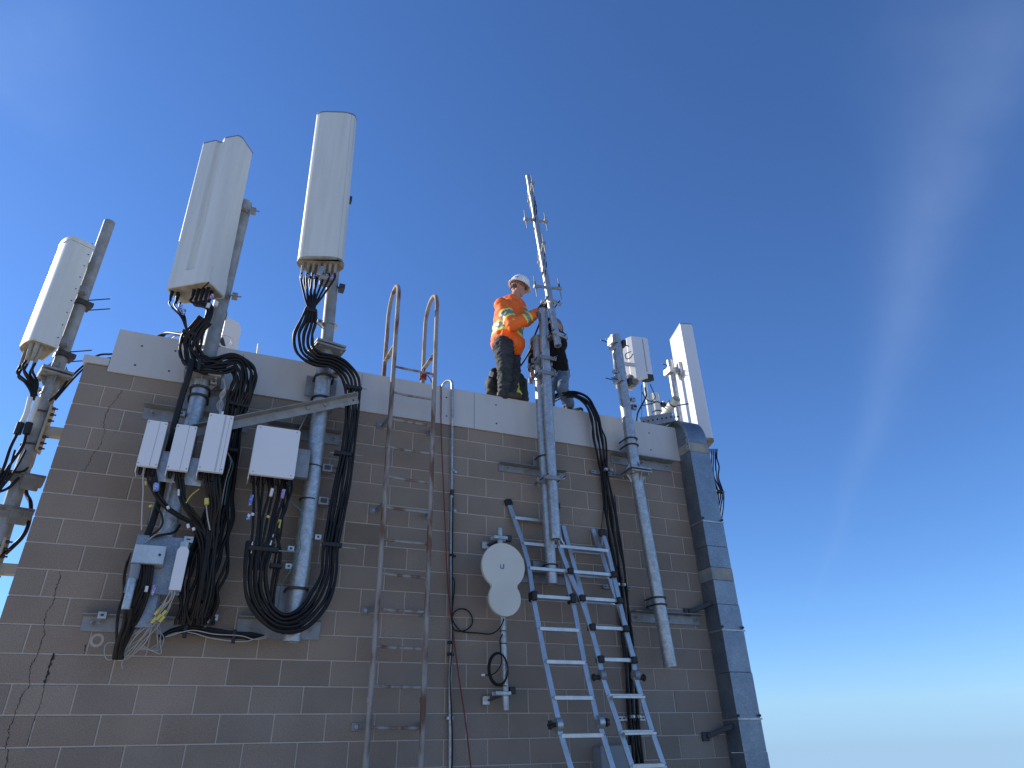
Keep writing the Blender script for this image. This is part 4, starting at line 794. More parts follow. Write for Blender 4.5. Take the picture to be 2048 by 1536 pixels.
# ------------------------------------------------------------------ fixed roof ladder
LX0, LX1, LY = 2.745, 3.195, -.20
t = thing('roof_ladder', 'rusty fixed steel ladder with two hooped handrails rising above the coping', 'ladder', (2.97, LY, 1.0))
for x, zt_, zb in ((LX0, 6.385, 5.30), (LX1, 6.365, 5.30)):
    yb = .27; pts = [(x, LY, .15), (x + .008, LY, 3.0), (x, LY, 5.2), (x, LY, zt_ - .26)] + [(x, LY + (yb - LY) / 2 * (1 - math.cos(a)), zt_ - .26 + .26 * math.sin(a)) for a in [math.pi * i / 12 for i in range(1, 12)]] + [(x, yb, zt_ - .26), (x, yb, 4.81)]
    mb = MB(); mb.tube(pts, .024, 12); mb.build('side_rail', 'rust', t)
    mb = MB(); mb.beam((x, LY + .01, 5.48), (x, yb - .01, 5.52), .012, .045, up=V((1, 0, 0))); mb.build('cross_brace', 'rust', t, .002)
for k in range(17):
    z = 5.205 - .3075 * k
    if z < .3: break
    rr = random.Random(k); mb = MB(); mb.tube([(LX0 + .018, LY, z + .008), (LX0 + .15, LY, z + rr.uniform(-.003, .003)), (LX1 - .02, LY, z + rr.uniform(-.006, .002))], .0125, 10); mb.build('rung', 'rust', t)
for z in (4.60, 3.69, 2.765, 1.84, .9):
    for sx, x in ((-1, LX0), (1, LX1)):
        xx = x - .055 if sx < 0 else x + .03
        mb = MB(); mb.box((xx, -.008, z), (.075, .012, .062)); mb.beam((xx + (.02 if sx < 0 else -.01), -.01, z), (x - .0, LY, z + .02), .008, .05, up=V((0, 0, 1))); mb.hexnut((xx, -.015, z), (0, -1, 0), .017, .013, 1); mb.build('standoff', ['galvbracket', 'galv'], t, .003)
for x in (LX0, LX1):
    for z in (4.29, 2.03):
        mb = MB(); mb.tube([(x, LY, z - .02), (x, LY, z + .02)], .0275, 12); mb.build('splice_collar', 'rust', t)
# red line and conduit
mb = MB(); k = at(848, 716, .27)
for i in range(4): mb.tube([V((LX1 + .034 * math.cos(a), .27 + .034 * math.sin(a), 5.40 + i * .022)) for a in [.6 * j for j in range(12)]], .011, 7)
mb.tube(spline([(LX1 - .02, .24, 5.43), (LX1 + .01, .22, 5.52), (LX1 + .05, .24, 5.62)]), .010, 6)
mb.tube(spline([(LX1, .24, 5.44), (LX1 + .05, .20, 5.40), (LX1 + .10, .14, 5.24), (LX1 + .09, .10, 5.195), (3.30, .02, 5.192), (3.318, -.026, 5.178), (3.325, -.036, 5.10), (3.335, -.05, 4.6), (3.39, -.05, 3.8), (3.43, -.05, 3.2), (3.46, -.05, 2.9), (3.55, -.06, 2.3), (3.62, -.07, 1.9), (3.68, -.07, 1.5), (3.75, -.1, .9), (3.78, -.3, .05)]), .0065, 6)
tag(mb.build('rope', 'red'), 'thin red rope knotted on the right handrail and hanging down the wall beside the conduit', 'rope')
t = thing('conduit', 'slim steel conduit running down the wall with a hooked end over the coping', 'conduit', (3.49, -.04, 1))
mb = MB(); mb.tube(spline([(3.37, .06, 5.20), (3.37, .05, 5.24), (3.40, .01, 5.275), (3.435, -.045, 5.25), (3.445, -.056, 5.17), (3.45, -.056, 5.0), (3.455, -.05, 4.78), (3.46, -.035, 4.70), (3.463, -.03, 4.6), (3.475, -.03, 3.5), (3.50, -.03, 2.6), (3.49, -.03, 2.2), (3.505, -.03, 1.5), (3.51, -.03, .2)], 6), .0155, 12); mb.build('pipe', 'galv', t)
mb = MB(); mb.tube(spline([(3.478, -.055, 3.9), (3.485, -.058, 3.0), (3.495, -.06, 2.5), (3.485, -.05, 2.2), (3.515, -.055, 1.7), (3.50, -.055, 1.2)]), .0065, 6); mb.build('taped_cable', 'black', t)
for z in (4.20, 3.78, 3.32, 2.52, 2.42, 1.9):
    mb = MB(); mb.cyl((3.478, -.034, z - .012), (3.478, -.034, z + .012), .020, n=12); mb.box((3.51, -.012, z), (.04, .008, .022)); mb.build('strap', 'galv' if z > 3.5 or z < 2.0 else 'rubber', t)
mb = MB(); mb.cyl((3.474, -.031, 3.93), (3.474, -.031, 3.99), .021, n=12); mb.build('coupling', 'dark', t)

# ------------------------------------------------------------------ microwave dish on its short pipe
DX, DY = 3.945, -.14
t = thing('dish_pipe', 'short galvanised pipe on two small wall clamps holding the cream double-disc antenna', 'pipe', (DX, DY, 1.95))
mb = MB(); mb.cyl((DX + .003, DY, 3.60), (DX + .035, DY, 1.955), .030, n=20, hollow=.15); mb.build('pipe', 'galv', t)
for z in (3.50, 2.09):
    mb = MB(); mb.box((DX, DY - .034, z), (.15, .012, .035)); mb.box((DX + .0, DY + .035, z), (.16, .02, .035))
    mb.beam((DX - .09, -.03, z - .05), (DX + .10, DY + .02, z + .02), .035, .02, 1); mb.box((DX - .11, -.02, z - .05), (.07, .035, .075), None, 0); mb.box((DX + .13, -.06, z + .03), (.06, .05, .06), None, 1); mb.build('wall_clamp', ['galv', 'dark'], t, .004)
for z in (2.62, 2.51, 2.15): mb = MB(); mb.cyl((DX + .02, DY, z - .004), (DX + .02, DY, z + .004), .034, n=14); mb.build('cable_tie', 'rubber', t)
t = thing('dish_antenna', 'cream antenna of two merged flat discs, larger one on top, with a small logo', 'antenna', (DX, -.3, 3.0))
c1, c2, R1, R2 = V((3.90, 0, 3.175)), V((3.908, 0, 2.878)), .219, .160
d_ = (c1 - c2).length; a_ = (R1 * R1 - R2 * R2 + d_ * d_) / (2 * d_); hh = math.sqrt(max(R1 * R1 - a_ * a_, 0)); th1 = math.acos(a_ / R1); th2 = math.acos((d_ - a_) / R2)
base = math.atan2(c2.z - c1.z, c2.x - c1.x); pr = []
n = 56
for i in range(n + 1): an = base + th1 + .10 + (2 * math.pi - 2 * th1 - .2) * i / n; pr.append((c1.x + R1 * math.cos(an), c1.z + R1 * math.sin(an)))
b2 = base + math.pi; n = 44
for i in range(n + 1): an = b2 + th2 + .13 + (2 * math.pi - 2 * th2 - .26) * i / n; pr.append((c2.x + R2 * math.cos(an), c2.z + R2 * math.sin(an)))
mb = MB(); mb.prism(pr, V((0, -.34, 0)), V((1, 0, 0)), V((0, 0, 1)), V((0, .035, 0))); fixnormals(mb.build('radome', 'dish', t, .005, 2))
mb = MB()
for c, R_ in ((c1, R1), (c2, R2)): mb.tube([(c.x, -.304, c.z), (c.x, -.26, c.z), (c.x, -.21, c.z)], [R_ * .96, R_ * .8, R_ * .35], 36)
mb.bb((3.86, -.21, 2.85), (3.98, -.175, 3.25)); mb.build('reflector', 'galvbracket', t)
mb = MB(); c = at(1004.5, 1133, -.3415)
Uo = [(-.022, .024), (-.022, -.006)] + [(.022 * -math.cos(a), -.006 - .019 * math.sin(a)) for a in [math.pi * i / 12 for i in range(1, 12)]] + [(.022, -.006), (.022, .024), (.008, .024), (.008, -.006)] + [(.008 * math.cos(a), -.006 - .007 * math.sin(a)) for a in [math.pi * i / 8 for i in range(1, 8)]] + [(-.012, -.006), (-.012, .010), (-.022, .024)][:2]
mb.prism(Uo, c, V((1, 0, 0)), V((0, 0, 1)), V((0, .001, 0))); fixnormals(mb.build('logo', 'logo', t)); 
b = tag(MB().tube(spline([at(*p) for p in [(1008, 1238, -.2), (1002, 1252, -.2), (993, 1262, -.12), (980, 1268, -.05), (955, 1266, -.04), (925, 1263, -.04), (912, 1252, -.04), (905, 1238, -.05), (908, 1225, -.04), (920, 1218, -.04), (935, 1221, -.03), (944, 1235, -.03), (943, 1250, -.03), (930, 1261, -.03), (915, 1262, -.04), (906, 1255, -.05), (904, 1230, -.06), (909, 1170, -.06), (906, 1155, -.06)]], 8), .0062, 7).build('data_cable', 'black'), 'black data cable looping in a ring from the conduit across to the double-disc antenna', 'cable')
mb = MB(); c = at(996, 1338, -.18)
for i in range(3): mb.tube([c + V(((.098 - .006 * i) * math.cos(a), -.01 * i, (.14 - .007 * i) * math.sin(a))) for a in [.25 * j for j in range(26)]], .0058, 6)
mb.tube(spline([at(*p) for p in [(1005, 1268, -.16), (1000, 1280, -.2), (1001, 1300, -.2), (1003, 1325, -.2), (994, 1342, -.2), (982, 1350, -.2), (971, 1350, -.2)]]), .0058, 6)
b = mb.build('coiled_cable', 'black'); tag(b, 'black cable coiled in an oval on the pipe below the double-disc antenna', 'cable')
MB().box(at(966, 1350, -.2), (.03, .02, .018)).build('plug', 'whitetape', b, .002)

# ------------------------------------------------------------------ portable ladders
def rail(mb, pts, w_=.022, d_=.048, m=0):
    for a, c in zip(pts[:-1], pts[1:]): mb.beam(a, c, w_, d_, m, up=V((1, 0, 0)))
def lerpz(pts, z):
    for a, c in zip(pts[:-1], pts[1:]):
        if (a.z - z) * (c.z - z) <= 0: return a.lerp(c, (z - a.z) / (c.z - a.z))
    return pts[-1] if z < pts[-1].z else pts[0]
def gnd(p, q):  # carry a rail on to the roof deck
    d = (q - p); return q + d * (q.z / -d.z)
def ladder_parts(t, L, R, zs, depth=.035, h=.034, caps=False, wide=(), name='rung'):
    for i, z in enumerate(zs):
        a, c = lerpz(L, z), lerpz(R, z); hh = .075 if i in wide else h
        mb = MB(); mb.beam(a, c, depth, h); 
        if i in wide: mb.beam(a + V((0, -.05, -.012)), c + V((0, -.05, -.012)), .04, .022)
        for s_ in (-1, 1): mb.beam(a + V((0, s_ * depth * .28, h / 2)), c + V((0, s_ * depth * .28, h / 2)), .005, .005)
        mb.build(name, 'alu', t, .003)
        if caps:
            for p, s_ in ((a, -1), (c, 1)): mb = MB(); mb.box(p + V((-s_ * .008, -.005, 0)), (.058, .085, .062)); mb.build('rung_lock', 'rubber', t, .008)
        else:
            for p, s_ in ((a, -1), (c, 1)): mb = MB(); mb.cyl(p + V((s_ * .012, 0, 0)), p + V((s_ * .02, 0, 0)), .012, n=10); mb.build('rivet', 'dark', t)
def yw(z, z0=3.75, y0=-.07, sl=.275): return y0 - (z0 - z) * sl
def pt(u, v, yg=None):
    y = -.3
    for _ in range(12): y = yw(at(u, v, y).z) if yg is None else yg(at(u, v, y).z)
    return at(u, v, y)
# ladder 1
t = thing('folding_ladder', 'aluminium folding ladder with flared top leaning on the wall beside the cream double-disc antenna', 'ladder', (4.4, -1.0, 0), 'aluminium ladders leaning on the wall')
L1 = [pt(*p) for p in [(1018, 1008), (1031, 1045), (1046, 1088), (1057, 1130), (1066, 1195), (1090, 1320), (1117, 1443)]]; L1b = [pt(*p) for p in [(1117, 1455), (1144, 1545)]]
R1_ = [pt(*p) for p in [(1113, 1014), (1117, 1060), (1124, 1105), (1138, 1180), (1147, 1210), (1168, 1325), (1194, 1440)]]; R1b = [pt(*p) for p in [(1199, 1450), (1228, 1545)]]
L1b.append(gnd(*L1b)); R1b.append(gnd(*R1b))
for P_ in (L1, R1_, L1b, R1b): mb = MB(); rail(mb, P_); mb.build('side_rail', 'alu', t, .002)
vs = [(1022 + 0, 1036), (1050, 1088), (1058, 1137), (1068, 1193), (1080, 1258), (1092, 1324), (1108, 1396)]
zs = [(pt(u, v)).z for u, v in vs]; ladder_parts(t, L1, R1_, zs, depth=.055)
for P_ in (L1, R1_): MB().box(lerpz(P_, zs[3]), (.05, .11, .09)).build('lock_tab', 'rubber', t, .008)
zz_ = [pt(1125, 1472).z - .28 * i for i in range(5)]; ladder_parts(t, L1b, R1b, zz_)
for P_, s_ in ((L1b, -1), (R1b, 1)):
    p = P_[0]; mb = MB(); mb.cyl(p + V((-s_ * .02, 0, .02)), p + V((s_ * .03, 0, .02)), .055, n=18); mb.build('hinge', 'galv', t, .004)
    mb = MB(); mb.cyl(p + V((s_ * .03, 0, .02)), p + V((s_ * .07, 0, .02)), .018, n=10); 
    for k in range(5): a = k * 1.2566; mb.box(p + V((s_ * .075, .024 * math.cos(a), .02 + .024 * math.sin(a))), (.03, .022, .022))
    mb.build('hinge_knob', 'rubber', t, .004)
for P_ in (L1, R1_): mb = MB(); d = (P_[0] - P_[1]).normalized(); mb.beam(P_[0] - d * .02, P_[0] + d * .055, .045, .085, up=V((1, 0, 0))); mb.build('rubber_foot', 'rubber', t, .012)
for P_ in (L1b, R1b): mb = MB(); mb.box((P_[-1].x, P_[-1].y, .02), (.05, .1, .04)); mb.build('rubber_foot', 'rubber', t, .008)
# ladder 2: outer flared section and inner section close behind it
t = thing('folding_ladder', 'aluminium folding ladder with doubled upper rails and black rung locks, before the wall cables', 'ladder', (5.0, -1.1, 0), 'aluminium ladders leaning on the wall')
def yo(z): return -.16 - (3.55 - z) * .27
def yi(z): return -.07 - (3.55 - z) * .22 if z > 2.5 else -.30 - (2.5 - z) * .27 + .04
g = lambda L_, f: [pt(u, v, f) for u, v in L_]
LO = g([(1118, 1092), (1137, 1142), (1161, 1196), (1181, 1254), (1198, 1318), (1202, 1342)], yo); RO = g([(1206, 1068), (1214, 1095), (1225, 1142), (1237, 1196), (1250, 1254), (1267, 1318), (1269, 1342)], yo)
LI = g([(1126, 1052), (1140, 1105), (1157, 1165), (1176, 1240)], yi); RI = g([(1185, 1058), (1205, 1115), (1226, 1180), (1252, 1256)], yi)
LBt = g([(1205, 1355), (1243, 1470), (1268, 1545)], yo); RBt = g([(1271, 1355), (1306, 1470), (1332, 1545)], yo)
LBt.append(gnd(LBt[-2], LBt[-1])); RBt.append(gnd(RBt[-2], RBt[-1]))
for P_ in (LO, RO, LBt, RBt): mb = MB(); rail(mb, P_); mb.build('outer_rail', 'alu', t, .002)
for P_ in (LI, RI): mb = MB(); rail(mb, P_, .026, .05); mb.build('inner_rail', 'alu', t, .002)
zo = [pt(u, v, yo).z for u, v in ((1118, 1092), (1137, 1143), (1161, 1197), (1181, 1255), (1198, 1319))]
ladder_parts(t, LO, RO, [zo[0] - .004], caps=False); ladder_parts(t, LO, RO, zo[1:], caps=True)
zi = [pt(u, v, yi).z for u, v in ((1140, 1103), (1152, 1152), (1165, 1205))]; ladder_parts(t, LI, RI, zi, .03, .02, name='inner_rung')
zb = [pt(u, v, yo).z for u, v in ((1217, 1392), (1237, 1465), (1262, 1533))]; ladder_parts(t, LBt, RBt, zb + [zb[2] - .3, zb[2] - .6, zb[2] - .9], wide=(0, 1))
for P_, s_ in ((LBt, -1), (RBt, 1)):
    p = P_[0]; mb = MB(); mb.cyl(p + V((-s_ * .02, 0, .02)), p + V((s_ * .03, 0, .02)), .045, n=18); mb.build('hinge', 'galvbracket', t, .004)
    mb = MB(); mb.cyl(p + V((s_ * .03, 0, .0)), p + V((s_ * .085, 0, .0)), .020, n=10); mb.ball(p + V((s_ * .09, 0, 0)), .032, .6, 1, 1); mb.build('hinge_knob', 'rubber', t)
p = RO[0]; mb = MB(); mb.beam(p + V((-.005, 0, -.03)), p + V((-.01, 0, .05)), .05, .09, up=V((1, 0, 0))); mb.build('rubber_foot', 'rubber', t, .014)
p = LO[0]; mb = MB(); mb.beam(p + V((0, 0, .0)), p + V((-.01, .02, .11)), .02, .03); mb.beam(p + V((0, 0, .11)), p + V((.09, .03, .0)), .02, .02); mb.beam(RO[0], RO[1] - V((.06, 0, -.02)), .018, .02); mb.build('flare_strut', 'alu', t, .002)
for P_ in (LBt, RBt): mb = MB(); mb.box((P_[-1].x, P_[-1].y, .02), (.05, .1, .04)); mb.build('rubber_foot', 'rubber', t, .008)
# grey box at the foot of the wall
t = thing('junction_box', 'grey wall box half hidden behind the lower ladder rails', 'enclosure', (5.1, -.1, 1.2))
MB().bb((4.90, -.16, 1.10), (5.21, -.004, 1.655)).build('body', 'greybox', t, .005); MB().bb((4.893, -.175, 1.095), (5.217, -.1605, 1.66)).build('lid', 'greybox', t, .004)
mb = MB(); mb.cyl((5.18, -.176, 1.60), (5.18, -.183, 1.60), .014, n=12); mb.build('screw', 'dark', t)

# ------------------------------------------------------------------ cable duct on the right corner
t = thing('cable_duct', 'tall rectangular galvanised duct up the right wall edge, bending over the coping', 'duct', (6.56, -.15, 0))
dx0, dx1, dy0, dy1 = 6.425, 6.715, -.235, -.008
def dxs(z): return (4.9 - z) * .012
zsn = [0.02, 1.35, 1.57, 1.86, 2.30, 2.72, 2.98, 3.24, 3.38, 3.62, 3.90, 4.78, 4.90]
for i in range(len(zsn) - 1):
    a, c = zsn[i], zsn[i + 1]; e = .0015 * (i % 2); sh = dxs((a + c) / 2)
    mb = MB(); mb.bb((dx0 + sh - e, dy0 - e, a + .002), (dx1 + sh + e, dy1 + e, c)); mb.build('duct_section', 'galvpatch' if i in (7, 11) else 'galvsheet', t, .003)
for z in (3.905, 2.715, 1.865):
    sh = dxs(z); mb = MB(); mb.bb((dx0 + sh - .006, dy0 - .010, z - .008), (dx1 + sh + .012, dy0 - .0025, z + .008)); mb.bb((dx0 + sh - .008, dy0 - .01, z - .008), (dx0 + sh - .0025, dy1, z + .008)); mb.hexnut((dx0 + sh - .002, dy0 - .01, z + .03), (0, -1, 0), .014, .015, 1); mb.hexnut((dx1 + sh - .02, dy0 - .01, z + .03), (0, -1, 0), .014, .015, 1); mb.build('band', ['galv', 'dark'], t)
for i, z in enumerate((2.95, 1.75)):
    mb = MB(); mb.beam((6.22, -.02, z - .03), (dx0 + dxs(z), -.14, z + .06), .04, .045); mb.box((6.20, -.015, z - .03), (.08, .02, .08)); mb.build('wall_stay', 'dark', t, .003)
# elbow
n = 12; RC = .17; mb = MB(); cy_ = dy0 + .22; prf = []
for i in range(n + 1):
    a = math.pi / 2 * i / n; prf.append(((dy0 + RC + .04) - (RC + .04) * math.cos(a), 4.902 + (RC + .20) * math.sin(a)))
prf += [(.55, 4.902 + RC + .20), (.55, 5.19), (dy1 + .28, 5.19), (dy1 + .005, 5.185), (dy1, 4.902)]
mb.prism(prf, V((dx0, 0, 0)), V((0, 1, 0)), V((0, 0, 1)), V((dx1 - dx0, 0, 0))); ob = fixnormals(mb.build('elbow', 'galvsheet', t, .003))
# perforated sun-lit side flange of the elbow and the ladder tray coming in from the left
fl = []
for i in range(n + 1): a = math.pi / 2 * i / n; fl.append(((dy0 + RC + .04) - (RC + .045) * math.cos(a), 4.80 + .102 + (RC + .205) * math.sin(a)))
inn = [(y + .05 * (1 - i / n) + .0, z - .06 * (i / n)) for i, (y, z) in enumerate(fl)]
mb = MB(); mb.prism([(dy0 - .004, 4.80)] + fl + inn[::-1] + [(dy0 + .05, 4.80)], V((dx0 - .006, 0, 0)), V((0, 1, 0)), V((0, 0, 1)), V((.005, 0, 0)))
for z, y in ((4.83, dy0 + .02), (4.87, dy0 + .02), (4.96, dy0 + .03), (5.02, dy0 + .045)): mb.cyl((dx0 - .0065, y, z), (dx0 - .008, y, z), .009, n=10, m=1)
fixnormals(mb.build('side_flange', ['galv', 'dark'], t))
t = thing('cable_tray', 'dark perforated steel tray along the coping top, meeting the duct elbow from the left', 'tray', (6.2, .1, 5.2))
mb = MB()
pa_, pb_ = V((5.95, .03, 5.20)), V((6.38, -.08, 5.30)); mb.beam(pa_, pb_, .012, .13); mb.beam(pa_ + V((.03, .25, 0)), pb_ + V((0, .28, 0)), .012, .10); mb.beam(pa_ + V((.1, .15, -.01)), pb_ + V((.03, .15, -.01)), .30, .008); mb.beam(V((6.40, -.06, 5.30)), V((6.43, .25, 5.36)), .012, .11)
for k in range(7): p = pa_.lerp(pb_, (k + .6) / 7.2); mb.cyl(p + V((-.0, -.008, .0)), p + V((-.002, -.012, 0)), .011, n=8, m=1)
mb.build('tray', ['galvbracket', 'black'], t, .002)
# things standing on the roof behind: sunlit pipes
for (nm, lab, u, vt, vb, y, r_) in (('vent_pipe', 'slim sunlit white pipe behind the coping, left of the stout banded one', 1300, 760, 850, .45, .026), ('vent_pipe', 'stout sunlit pipe with two dark bands standing behind the coping on the right', 1316, 790, 850, .40, .058)):
    p, q = at(u, vt, y), at(u + 2, vb, y); t = thing(nm, lab, 'pipe', (q.x, y, 4.8), 'pipes standing on the roof'); mb = MB(); mb.cyl((q.x, y, 4.8), (q.x, y, p.z), r_, n=20, hollow=.15); mb.build('pipe', 'radome', t)
    if r_ > .04:
        for dz in (.14, .27): mb = MB(); mb.cyl((q.x, y, p.z - dz), (q.x, y, p.z - dz - .014), r_ + .006, n=20); mb.box((q.x + r_ + .03, y - .03, p.z - dz - .02), (.07, .06, .05)); mb.build('clamp', 'dark', t)
        mb = MB(); mb.box((q.x + .14, y, p.z - .22), (.06, .07, .26)); mb.build('bracket_plate', 'radome', t, .004)
p, q = at(1353, 797, -.12), at(1320, 843, .33)
t = thing('stub_pipe', 'open-ended sunlit pipe stub slanting up towards the viewer with two dark U bolts', 'pipe', q, 'pipes standing on the roof'); d = (p - q).normalized()
mb = MB(); mb.cyl(q, p, .055, n=22, hollow=.15); mb.build('pipe', 'radome', t)
for f_ in (.25, .8): c = q.lerp(p, f_); mb = MB(); mb.cyl(c - d * .008, c + d * .008, .061, n=20); mb.cyl(c + V((.07, 0, -.02)), c + V((.20, -.06, 0)), .008, n=6); mb.build('u_bolt', 'dark', t)
t = bundle('thin black leads dangling from the slim white radio unit towards the coping', loc=at(1290, 800, .1))
J([(1290, 775, .1), (1292, 792, .1), (1284, 806, .1), (1274, 828, .1), (1272, 850, .1)], .011, par=t); J([(1300, 768, .08), (1308, 785, .1), (1312, 796, .2), (1302, 804, .2)], .006, par=t); J([(1284, 784, .1), (1294, 800, .15), (1310, 806, .25), (1282, 812, .1)], .007, par=t); J([(1283, 770, .1), (1283, 850, .1)], .004, par=t)
J([(1262, 703, -.1), (1252, 708, -.1), (1252, 716, -.1), (1262, 716, -.1), (1266, 708, -.1)], .006, par=t)
t = bundle('black cables hanging from the base of the far right antenna beside the duct', loc=at(1425, 900, .3))
for i in range(5):
    e = i * 4; J([(1418 + e, 898, .34), (1418 + e, 915, .34), (1415 + e * 1.5, 935, .34), (1421 + e, 955, .34), (1431 + e * .8, 975, .34), (1434 + e * .8, 990, .34), (1430 + e, 1015, .34), (1426 + e, 1045, .4)], .0095, par=t)
tiehoop(t, at(1437, 983, .33), .09, .06, (0, 0, 1)); MB().cyl(at(1437, 983, .33), at(1450, 984, .33), .006, n=6).build('clamp_rod', 'galvdull', t)

# ------------------------------------------------------------------ dipole array being fitted
pb_, pt_ = at(1116, 692, -.46), at(1056, 352, -.30)
t = thing('dipole_antenna', 'tall slim silver dipole array leaning left above the workers, short paired rods on cross arms', 'antenna', pb_)
d = (pt_ - pb_).normalized(); Lb = (pt_ - pb_).length
mb = MB(); mb.cyl(pb_, pb_ + d * .95, .041, n=20, hollow=.25); mb.cyl(pb_ + d * .9, pb_ + d * (Lb * .72), .039, n=18); mb.cyl(pb_ + d * (Lb * .72), pt_, .033, n=18); mb.build('boom', 'galv', t)
sdv = V((1, 0, 0)); sdv = (sdv - d * sdv.dot(d)).normalized(); fwd = d.cross(sdv).normalized()
def onboom(v): 
    # boom point whose image row is v
    lo_, hi_ = 0.0, Lb
    f = lambda s_: (lambda c: 768 - FPX * c.y / -c.z)(CAMR.transposed() @ (pb_ + d * s_ - CAMP))
    for _ in range(30):
        m = (lo_ + hi_) / 2
        if f(m) > v: lo_ = m
        else: hi_ = m
    return lo_
for i, (v_, ax, off) in enumerate(((575, sdv, .17), (506, fwd, .17), (441, sdv, .15), (385, fwd, .15))):
    s_ = onboom(v_); c = pb_ + d * s_; mb = MB()
    if i % 2: ax = (ax + sdv * .28).normalized()
    mb.cyl(c - d * .05, c + d * .05, .040, n=16, m=0); mb.build('hub_clamp', ['galv', 'dark'], t)
    for sg in (-1, 1):
        e = c + ax * (sg * off) + (d * .02 * sg if i % 2 == 0 else V((0, 0, 0)))
        mb = MB(); mb.cyl(c + ax * sg * .03, e, .019, .016, 10); mb.cyl(e - ax * sg * .03, e + ax * sg * .02, .024, n=10)
        mb.cyl(e, e + d * .165, .0085, .006, 8); mb.cyl(e, e - d * .165, .0085, .006, 8); mb.build('dipole', 'galvdull', t)
        mb = MB(); mb.cyl(e + d * .01, e + d * .075, .0095, n=8); mb.build('rod_sleeve', 'black' if i == 0 else 'galvdull', t)
for i in range(2):
    pts = []
    for k in range(46):
        s_ = .6 + (Lb - 1.0) * k / 45; a = k * .55 + i * 2; R_ = .036 + .006 * math.sin(k * 1.7 + i); pts.append(pb_ + d * s_ + (sdv * math.cos(a * .5) + fwd * math.sin(a * .5)) * R_)
    mb = MB(); mb.tube(pts, .0075, 6); mb.build('feed_cable', 'black', t)
for i in range(9):
    c = pb_ + d * (.55 + i * (Lb - .9) / 9); mb = MB(); mb.cyl(c - d * .007, c + d * .007, .040 - .001 * i, n=14); mb.build('cable_tie', 'black', t)
for v_, w_ in ((606, .22), (672, .20)):
    c = pb_ + d * onboom(v_); mb = MB(); mb.box(c + fwd * .0 + V((.02, -.05, 0)), (w_, .02, .05), Matrix.Rotation(.25, 3, 'Y')); mb.box(c + V((.0, .06, .01)), (w_ * .9, .02, .05), Matrix.Rotation(.25, 3, 'Y'))
    for sx in (-1, 1): mb.cyl(c + V((sx * .075, -.10, sx * -.015)), c + V((sx * .085, .17, sx * -.015)), .008, n=6, m=1)
    mb.beam(c + V((-.03, .05, 0)), V((4.49, -.30, c.z - .02)), .05, .03, 1); mb.build('mast_clamp', ['galv', 'dark'], t, .003)
tag(MB().tube(spline([at(*p) for p in [(1082, 640, -.34), (1076, 655, -.25), (1066, 680, 0), (1060, 700, .1), (1048, 722, .2), (1036, 738, .25)]]), .011, 8).build('hanging_lead', 'black'), 'single black lead curving from the twin pipes down to the large tool bag', 'cable')

# ------------------------------------------------------------------ people
import bmesh
def capsule(mb, a, b, ra, rb, ea=None, n=14, k=5):
    """tapered round-ended limb; ea=(dir, scale) squashes the section along dir"""
    a, b = V(a), V(b); x, y, z = frame(b - a, V((0, 1, 0))); rings = []
    for i in range(k + 1): t_ = math.pi / 2 * i / k; rings.append((a - z * (ra * math.cos(t_)), ra * math.sin(t_)))
    for i in range(k + 1): t_ = math.pi / 2 * i / k; rings.append((b + z * (rb * math.sin(t_)), rb * math.cos(t_)))
    vs = []
    for c, r in rings:
        for j in range(n):
            o_ = x * (r * math.cos(2 * math.pi * j / n)) + y * (r * math.sin(2 * math.pi * j / n))
            if ea: dd = V(ea[0]).normalized(); o_ = o_ - dd * (o_.dot(dd) * (1 - ea[1]))
            vs.append(c + o_)
    mb.add(vs, [(i * n + j, i * n + (j + 1) % n, (i + 1) * n + (j + 1) % n, (i + 1) * n + j) for i in range(len(rings) - 1) for j in range(n)], 0, True)
def fuse(mb, name, mats, parent, vox=.012, smooth=6, wr=0.0, wscale=14, stretch=(1, 1, 1), pick=None, lvl=0):
    """one continuous skin round all the limbs, wrinkled, with cloth zones picked by position"""
    o = mb.build('tmp', mats, None); dep = bpy.context
    r = o.modifiers.new('r', 'REMESH'); r.mode = 'VOXEL'; r.voxel_size = vox; r.use_smooth_shade = True
    s_ = o.modifiers.new('s', 'SMOOTH'); s_.iterations = smooth; s_.factor = .5
    bpy.context.view_layer.update(); ev = o.evaluated_get(dep.evaluated_depsgraph_get())
    me = bpy.data.meshes.new_from_object(ev); me.name = name; bpy.data.objects.remove(o)
    if wr:
        nor = [v.normal.copy() for v in me.vertices]
        for v, nn in zip(me.vertices, nor):
            q = V((v.co.x * stretch[0], v.co.y * stretch[1], v.co.z * stretch[2])) * wscale
            v.co += nn * (wr * (abs(noise.noise(q)) * 1.6 - .35 + .5 * noise.noise(q * 2.3)))
    me.materials.clear()
    for q in mats: me.materials.append(M[q])
    l = rootloc(parent)
    for p in me.polygons:
        p.use_smooth = True
        if pick: p.material_index = pick(p.center)
        else: p.material_index = 0
    for v in me.vertices: v.co -= l
    o = bpy.data.objects.new(name, me); COL.objects.link(o); o.parent = parent; return o
